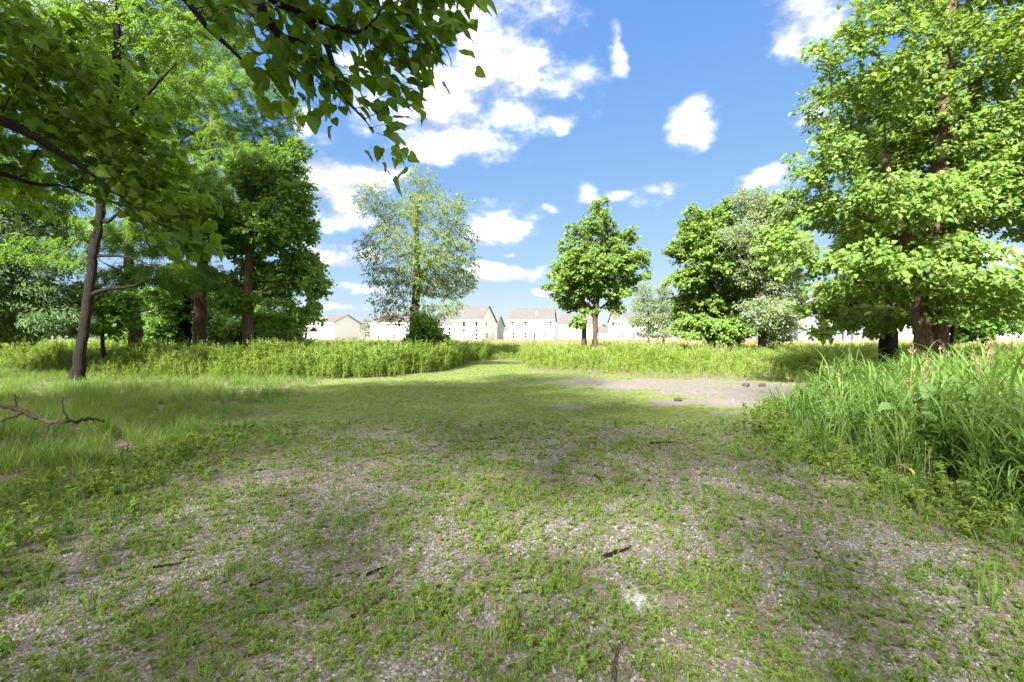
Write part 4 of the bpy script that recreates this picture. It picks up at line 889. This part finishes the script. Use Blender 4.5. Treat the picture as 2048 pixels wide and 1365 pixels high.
def plants():
    g = np.random.default_rng(5)
    # right: tall broad-bladed grass
    pr = [proto_obj(proto_reed(1.15, 5), 'tall_blade', 'reed') for _ in range(4)]+[proto_obj(proto_tuft(26, .62, .014, .12, .5, 1.5, 4), 'tall_tuft', 'reed') for _ in range(2)]+[proto_obj(proto_forb(.6, 16, .11, T_OVA), 'tall_forb', 'weed') for _ in range(3)]+[proto_obj(proto_seedgrass(1.15, 3), 'tall_seed', 'seed'), proto_obj(proto_forb(.8, 20, .15, T_OVA, 4), 'tall_forb_b', 'reed'), proto_obj(proto_tuft(9, .55, .006, .14, .9, 1.2, 3), 'tall_dead', 'straw')]
    def dn(X, Y):
        e = in_right(X, Y); back = Y > np.interp(X, [4, 9, 14, 25], [17, 17.5, 17, 16]); return in_view(X, Y)*(e > 0)*np.where(back, .0, 1)*np.clip(6.5/np.maximum(Y, 1), .45, 1.)
    X, Y = sample(g, 8500, 3.2, 22, 1.6, 18, dn); e = in_right(X, Y); k = np.where(g.random(len(X)) < .58, g.integers(0, 4, len(X)), g.choice([4, 5, 6, 7, 8, 9, 10, 10, 11], len(X))); k = np.where((e < .35) & (k < 4), g.integers(4, 9, len(X)), k)
    s = g.uniform(.55, 1.15, len(X))*(.36+.70*sstep(0, 1.3, e))*(.82+.4*fbm(X*.8, Y*.8, 64))*np.interp(X/np.maximum(Y, .1), [.3, .6, 1], [.8, .95, 1.05])
    scatter('tall_grass', pr, X, Y, s, k, 'lush tall broad-bladed grass along the right side', 'tall grass', .14, g=g)
    # low broad weeds along the edges of the clearing
    pe = [proto_obj(proto_forb(U(.14, .26), 14, .07, T_OVA, 2), 'edge_weed', 'weed') for _ in range(4)]+[proto_obj(proto_tuft(14, .22, .007, .06, .9, 1.3, 3), 'edge_tuft', 'reed')]
    X, Y = sample(g, 14000, -6.5, 9, 1.6, 13, lambda X, Y: in_view(X, Y)*np.maximum(np.exp(-((in_right(X, Y)-.15)/.45)**2), .8*np.exp(-((in_long(X, Y)+.1)/.55)**2)*(Y < 8))); scatter('edge_weeds', pe, X, Y, g.uniform(.5, 1.1, len(X)), g.integers(0, 5, len(X)), 'low leafy weeds along both edges of the gravel clearing', 'weeds', .15, g=g)
    # left weeds and the sunlit meadow
    pw = [proto_obj(proto_forb(1.0, 26, .12, T_OVA, 4), 'weed_a', 'weed') for _ in range(4)]+[proto_obj(proto_forb(1.1, 30, .12, T_NAR, 4), 'weed_b', 'weed') for _ in range(2)]+[proto_obj(proto_tuft(22, .75, .012, .1, .3, .8, 3), 'weed_c', 'weed'), proto_obj(proto_seedgrass(1.25, 4), 'weed_d', 'seed'), proto_obj(proto_forb(1.05, 26, .12, T_NAR, 5), 'weed_e', 'meadow')]
    X, Y = sample(g, 19000, -34, -2, 17, 46, lambda X, Y: in_view(X, Y)*(in_left(X, Y) > 0)*np.clip(1.15-(in_left(X, Y))*.045, .35, 1))
    e = in_left(X, Y); s = g.uniform(.95, 1.3, len(X))*(.5+.55*sstep(0, 2.0, e))*(.52+.95*fbm(X*.9, Y*.9, 61)); scatter('weed_thicket', pw, X, Y, s, g.choice([0, 1, 2, 3, 4, 5, 6, 8, 0, 1, 4, 5, 2, 3, 8, 6], len(X)), 'dense green weed thicket in front of the left grove', 'weeds', .1, g=g)
    pm = [proto_obj(proto_forb(.95, 22, .12, T_OVA, 4), 'meadow_a', 'meadow') for _ in range(3)]+[proto_obj(proto_forb(1.0, 26, .13, T_NAR, 3), 'meadow_b', 'meadow') for _ in range(2)]+[proto_obj(proto_tuft(24, .9, .013, .12, .3, .8, 3), 'meadow_c', 'meadow') for _ in range(2)]+[proto_obj(proto_seedgrass(1.2, 6), 'meadow_d', 'seed')]
    def dm(X, Y): return in_view(X, Y)*(in_meadow(X, Y) > 0)*np.where((X < -1) & (Y < 46) & (in_left(X, Y) > 0) & (Y < 37), 0, 1)*np.clip(1.15-in_meadow(X, Y)*.03, .4, 1)
    X, Y = sample(g, 30000, -6, 46, 15, 50, dm); e = in_meadow(X, Y)
    s = g.uniform(.85, 1.2, len(X))*(.20+.80*sstep(-1, 9, e))*(.55+.9*fbm(X*.7, Y*.7, 62)); k = g.choice(8, len(X), p=[.18, .18, .18, .14, .13, .07, .07, .05])
    k = np.where((k == 7) & (g.random(len(X)) < .35), 5, k)
    scatter('meadow_plants', pm, X, Y, s, k, 'sunlit yellow-green meadow plants and seeding grass', 'meadow', .1, g=g)
    # straw field beyond
    ps = [proto_obj(proto_tuft(26, .7, .03, .35, .5, .6, 2), 'straw_a', 'straw') for _ in range(2)]+[proto_obj(proto_tuft(26, .7, .03, .35, .5, .6, 2), 'straw_b', 'meadow')]
    X, Y = sample(g, 9000, -105, 105, 46, 96, lambda X, Y: in_view(X, Y)*1.); k = np.where((g.random(len(X)) < .75) & (X > -22), g.integers(0, 2, len(X)), 2)
    scatter('field_grass', ps, X, Y, g.uniform(.6, 1.1, len(X))*.8, k, 'pale dry grass of the field before the houses', 'grass', .1, g=g)
    # left: long shaggy grass
    pl = [proto_obj(proto_tuft(34, .42, .0085, .10, .8, 1.7, 4), 'long_a', 'long_grass') for _ in range(4)]+[proto_obj(proto_rosette(14, .07), 'long_b', 'weed')]
    def dl(X, Y): return in_view(X, Y)*sstep(-.3, .5, in_long(X, Y))*(in_left(X, Y) < .8)*np.clip(7/np.maximum(Y, 1), .4, 1)
    X, Y = sample(g, 16000, -27, -3.2, 2, 24, dl); s = g.uniform(.55, 1.1, len(X))*(.35+.65*sstep(-.3, 1.2, in_long(X, Y)))*(.35+1.2*fbm(X*1.1, Y*1.1, 63)); k = g.choice(5, len(X), p=[.23, .23, .23, .23, .08])
    scatter('long_grass', pl, X, Y, s, k, 'long shaggy shaded grass on the left', 'grass', .2, g=g)
    # short turf and small weeds of the clearing
    pt = [proto_obj(proto_tuft(18, .062, .0045, .04, 1.45, 1.2, 3), 'turf_a', 'turf') for _ in range(4)]+[proto_obj(proto_rosette(12, .030), 'turf_b', 'weed'), proto_obj(proto_rosette(16, .038), 'turf_c', 'weed'), proto_obj(proto_tuft(14, .105, .007, .03, 1.2, 1.2, 3), 'turf_d', 'turf'), proto_obj(proto_tuft(9, .10, .0035, .05, 1.55, .3, 2), 'turf_e', 'straw'), proto_obj(proto_forb(.11, 9, .032, T_OVA, 1), 'turf_f', 'turf')]
    def open_(X, Y): return in_view(X, Y)*(in_right(X, Y) < .8)*(in_long(X, Y) < .8)*(in_meadow(X, Y) < .4)*(in_left(X, Y) < .4)
    def dt(X, Y):
        b = bare(X, Y); c = fbm(X*5.5, Y*5.5, 71, 3); return open_(X, Y)*np.where(b > .5, .26+.4*sstep(.45, .72, c)*(patch(X, Y) < .3), .42+.45*sstep(.35, .6, c))*np.where(patch(X, Y) > .5, .2, 1)*(1-chalk(X, Y))
    Xs, Ys = [], []
    for y0, y1, de in ((1.6, 3.2, 1850), (3.2, 5, 1200), (5, 7.5, 720), (7.5, 11, 380), (11, 16, 240), (16, 36, 110)):
        w = y1*1.12+1.6; w = min(w, 16); n = int(de*(y1-y0)*2*w); x, y = sample(g, n, -w, w, y0, y1, dt); Xs.append(x); Ys.append(y)
    X, Y = np.concatenate(Xs), np.concatenate(Ys); n = len(X); k = np.where(g.random(n) < .52, g.integers(0, 4, n), np.where(g.random(n) < .75, g.integers(4, 6, n), 6)); k = np.where((Y > 9) & (k > 3), g.integers(0, 4, n), k); q = g.random(n); k = np.where(q < .13, 7, np.where((q < .28) & (Y < 9), 8, k))
    s = g.uniform(.5, 1.2, n)*np.interp(Y, [2, 6, 12, 25], [.62, .8, 1.2, 1.9])*(.75+.5*fbm(X*1.3, Y*1.3, 72))
    sz = np.interp(Y, [2, 8, 25], [1, .85, .5])
    scatter('turf', pt, X, Y, s, k, 'patchy short turf and small weeds growing through the gravel', 'turf', .15, g=g, sz=sz)
    # loose gravel
    rocks = []
    for q in range(5):
        mb = MB(); import bmesh
        bm = bmesh.new(); bmesh.ops.create_icosphere(bm, subdivisions=1, radius=1.0)
        gq = np.random.default_rng(400+q)
        V = np.array([v.co[:] for v in bm.verts]); V *= gq.uniform(.72, 1.2, (len(V), 1)); V *= np.array([1, gq.uniform(.6, .9), gq.uniform(.4, .65)]); Fq = np.array([[v.index for v in f.verts] for f in bm.faces]); bm.free()
        mb.add(V, Fq); rocks.append(proto_obj(mb, 'pebble', 'gravel'))
    def dg(X, Y): return open_(X, Y)*np.clip(bare(X, Y)+.10, 0, 1)*np.where(patch(X, Y) > .5, .25, 1)*(.45+.55*sstep(.3, .6, fbm(X*2.2, Y*2.2, 81)))
    Xs, Ys = [], []
    for y0, y1, de in ((1.5, 2.6, 2600), (2.6, 4, 1900), (4, 6, 1000), (6, 9, 420), (9, 19, 60)):
        w = min(y1*1.12+1.2, 12); n = int(de*(y1-y0)*2*w); x, y = sample(g, n, -w, w, y0, y1, dg); Xs.append(x); Ys.append(y)
    X, Y = np.concatenate(Xs), np.concatenate(Ys); n = len(X); s = (.0048+.0088*g.random(n)**2.6)*np.interp(Y, [2, 6, 15], [1, 1.2, 1.8])
    scatter('gravel', rocks, X, Y, s, g.integers(0, 5, n), 'loose pale crushed limestone gravel of the clearing', 'gravel', .5, z=.002, g=g)
plants()

# ------------------------------------------------------------------ single things on the ground
def gnd(px, py):
    d = CAM_H*F_PX/(py-CY); p = np.array([(px-CX)/F_PX*d, d, 0.]); p[2] = float(ground_z(p[:1], p[1:2])[0]); return p
def stick(name, label, pts, r, mat='dead_wood', cat='stick', group=None, lift=.012, twigs=()):
    P = np.array([gnd(*q[:2])+np.array([0, 0, lift+(q[2] if len(q) > 2 else 0)]) for q in pts]); o = P[0].copy()
    g = np.random.default_rng(abs(hash(label)) % 9999 if False else len(label)*7)
    Q = smooth_poly(P, 2); Q = Q+g.normal(0, r*.25, Q.shape); t = np.linspace(1, .45, len(Q))
    root = empty(name, tuple(o)); tag(root, label, cat, group)
    mb = MB(); tube(mb, Q-o, r*t*g.uniform(.85, 1.15, len(Q)), 7); mb.build('stem', M[mat], root, True)
    for tp, tr in twigs:
        T = np.array([gnd(q[0], q[3] if len(q) > 3 else q[1])*np.array([1, 1, 0])+np.array([0, 0, q[2]]) for q in tp]); T = smooth_poly(T, 2)+g.normal(0, tr*.3, (len(smooth_poly(T, 2)), 3)); mb = MB(); tube(mb, T-o, tr*np.linspace(1, .4, len(T)), 6); mb.build('twig', M[mat], root, True)
    return root
def things():
    # the fallen limb in the long grass: points given as ground direction plus height
    stick('fallen_branch', 'crooked dead branch lying in the long grass at the left', [(-30, 880, .52), (20, 880, .47), (45, 880, .41), (75, 880, .31), (100, 880, .25), (140, 880, .28), (170, 880, .32), (188, 880, .35), (206, 880, .28)], .04, twigs=[
        ([(45, 880, .41), (30, 880, .52), (28, 880, .68)], .022), ([(140, 880, .28), (128, 880, .40), (124, 880, .52), (125, 880, .64)], .02), ([(45, 880, .41), (10, 880, .3), (-20, 880, .2), (-30, 880, .02)], .025), ([(100, 880, .26), (112, 880, .12), (110, 880, .0)], .025)], cat='branch')
    stick('dead_twig', 'small forked dead twig standing up at the edge of the gravel', [(250, 950, .0), (248, 950, .10), (241, 950, .18), (244, 950, .235), (258, 950, .27)], .011, twigs=[([(256, 950, .27), (253, 950, .33), (262, 950, .36)], .006), ([(250, 950, .02), (270, 950, .05)], .012), ([(246, 950, .22), (270, 950, .22), (280, 950, .19)], .005), ([(250, 950, .01), (225, 950, .04), (200, 952, .02)], .006)], cat='twig')
    G = 'sticks lying on the gravel'
    stick('stick', 'long thin grey stick slanting in the near gravel left of centre', [(705, 1240), (745, 1212), (798, 1178)], .010, group=G)
    stick('stick', 'short thick dark stick in the grass right of centre', [(1205, 1119), (1235, 1108), (1262, 1098)], .016, 'bark_dark', group=G)
    stick('stick', 'curved pale stick standing out at the bottom right of centre', [(1228, 1372), (1230, 1330), (1243, 1296)], .010, group=G)
    stick('stick', 'thin reddish stick beside the bright grass tuft on the left', [(500, 1170), (525, 1162), (545, 1155)], .009, group=G)
    stick('stick', 'dark stick half hidden in grass left of the bright tuft', [(300, 1135), (330, 1130), (362, 1124)], .010, 'bark_dark', group=G)
    stick('stick', 'slim dark stick on the pale bare patch', [(1300, 890), (1330, 887), (1362, 884)], .016, 'bark_dark', group=G)
    stick('stick', 'short dark stick left of the pale bare patch', [(1190, 950), (1200, 958), (1207, 966)], .012, 'bark_dark', group=G)
    stick('stick', 'bent pale twig at the left weed edge', [(312, 966), (325, 968), (333, 976)], .008, group=G)
    stick('stick', 'broken stick under the left-centre weeds near the long stick', [(735, 1150), (755, 1141), (775, 1134)], .009, 'bark_dark', group=G)
    # dark stones on the bare patch
    import bmesh
    for i, (px, py, r, lab) in enumerate(((1356, 801, .085, 'round dark stone alone at the front of the bare patch'), (1492, 773, .11, 'left one of two dark stones at the back of the bare patch'), (1524, 773, .10, 'right one of two dark stones at the back of the bare patch'))):
        bm = bmesh.new(); bmesh.ops.create_icosphere(bm, subdivisions=2, radius=r); gq = np.random.default_rng(500+i)
        V = np.array([v.co[:] for v in bm.verts]); V *= (1+gq.normal(0, .1, (len(V), 1))); V *= np.array([1.2, 1, .75]); F = np.array([[v.index for v in f.verts] for f in bm.faces]); bm.free()
        mb = MB(); mb.add(V, F); o = mb.build('stone', M['rock']); o.location = gnd(px, py)+np.array([0, 0, r*.45]); tag(o, lab, 'stone', 'dark stones on the bare patch')
    # loose leaves
    def one_leaf(name, label, p, size, mat, yaw, tilt, grp=None):
        mb = MB(); V, F = HEARTS[1]; mb.add(V*size, F); o = mb.build(name, M[mat], None, True); o.location = p; o.rotation_euler = (tilt, .2, yaw); tag(o, label, 'leaf', grp)
    one_leaf('fallen_leaf', 'yellow leaf caught in the tall grass on the right', tuple(wpt(1828, 948, 4.65)), .085, 'yellow_leaf', .6, 1.0)
    one_leaf('fallen_leaf', 'orange-brown leaf on the gravel near the bright tuft', tuple(gnd(518, 1193)+np.array([0, 0, .012])), .06, 'dead_leaf', 1.2, .15, 'fallen brown leaves')
    one_leaf('fallen_leaf', 'reddish-brown leaf on the gravel left of centre', tuple(gnd(884, 1078)+np.array([0, 0, .012])), .06, 'dead_leaf', 2.4, .15, 'fallen brown leaves')
    # broad-leaved plants in the tall grass
    def burdock(label, X, Y, H, n, L, seed):
        gq = np.random.default_rng(seed); z = float(ground_z(np.array([X]), np.array([Y]))[0]); root = empty('burdock_plant', (X, Y, z)); tag(root, label, 'plant', 'broad-leaved plants in the tall grass')
        for k in range(n):
            az = k*2.4+gq.uniform(-.3, .3); h = H*gq.uniform(.7, 1.0); r = gq.uniform(.10, .28); p = np.array([math.cos(az)*r, math.sin(az)*r, h])
            mb = MB(); tube(mb, np.array([(0, 0, 0), p*np.array([.35, .35, .6]), p]), [.009, .007, .005], 5); st = mb.build('stem', M['bud'], root, True)
            mb = MB(); V, F = HEARTS[k % 2]; leaves_into(mb, (V, F), p[None], np.array([[math.cos(az), math.sin(az), -.15]]), np.array([[gq.uniform(-.2, .2), gq.uniform(-.2, .2)-.15, 1.]]), np.array([L*gq.uniform(.75, 1.15)])); mb.build('leaf', M['bud'], st, True)
    burdock('largest broad-leaved plant, rising pale above the tall grass on the right', 5.3, 5.9, .98, 11, .29, 1)
    burdock('broad-leaved plant left of the largest one, its flat leaf level with the blades', 4.65, 5.7, .72, 7, .22, 2)
    burdock('broad-leaved plant at the right edge nearest the camera', 5.4, 5.15, .78, 8, .25, 3)
    burdock('broad-leaved plant half hidden at the back of the tall grass', 7.6, 8.2, .9, 7, .28, 4)
    # a coarse tussock alone on the gravel at the right
    p = gnd(1975, 1215); root = empty('grass_clump', tuple(p)); tag(root, 'coarse upright grass clump alone on the gravel at lower right', 'grass clump')
    gq = np.random.default_rng(77)
    for k in range(11):
        mb = MB(); az = gq.uniform(0, 6.28); blade(mb, (gq.uniform(-.04, .04), gq.uniform(-.04, .04), -.01), az, gq.uniform(.18, .36), gq.uniform(.009, .014), gq.uniform(.05, .45), gq.uniform(.1, .9), 5); mb.build('blade', M['reed'], root, True)
    for i, (px, py, n, L, lab) in enumerate(((440, 1095, 22, .12, 'brightest grass tuft of the left gravel, tallest one'), (360, 1200, 14, .10, 'bright grass tuft below and left of the tallest one'), (130, 1330, 24, .14, 'bright grass tuft at the bottom left corner'), (1330, 1335, 20, .10, 'bright grass tuft at the bottom right of the curved stick'), (480, 1130, 18, .11, 'bright grass tuft just right of the tallest one'), (990, 1300, 16, .10, 'bright grass tuft at bottom centre'), (1690, 1350, 16, .10, 'bright grass tuft at the bottom right'))):
        root = empty('grass_tuft', tuple(gnd(px, py))); tag(root, lab, 'grass tuft', 'bright tufts on the gravel'); mb = MB()
        for k in range(n*2): az = gq.uniform(0, 6.28); blade(mb, (gq.normal(0, .035), gq.normal(0, .035), -.005), az, L*gq.uniform(.5, 1.1), .006*gq.uniform(.7, 1.2), gq.uniform(.1, .8), gq.uniform(.2, 1.1), 4)
        o = mb.build('blades', M['turf'], root); o['kind'] = 'stuff'
things()
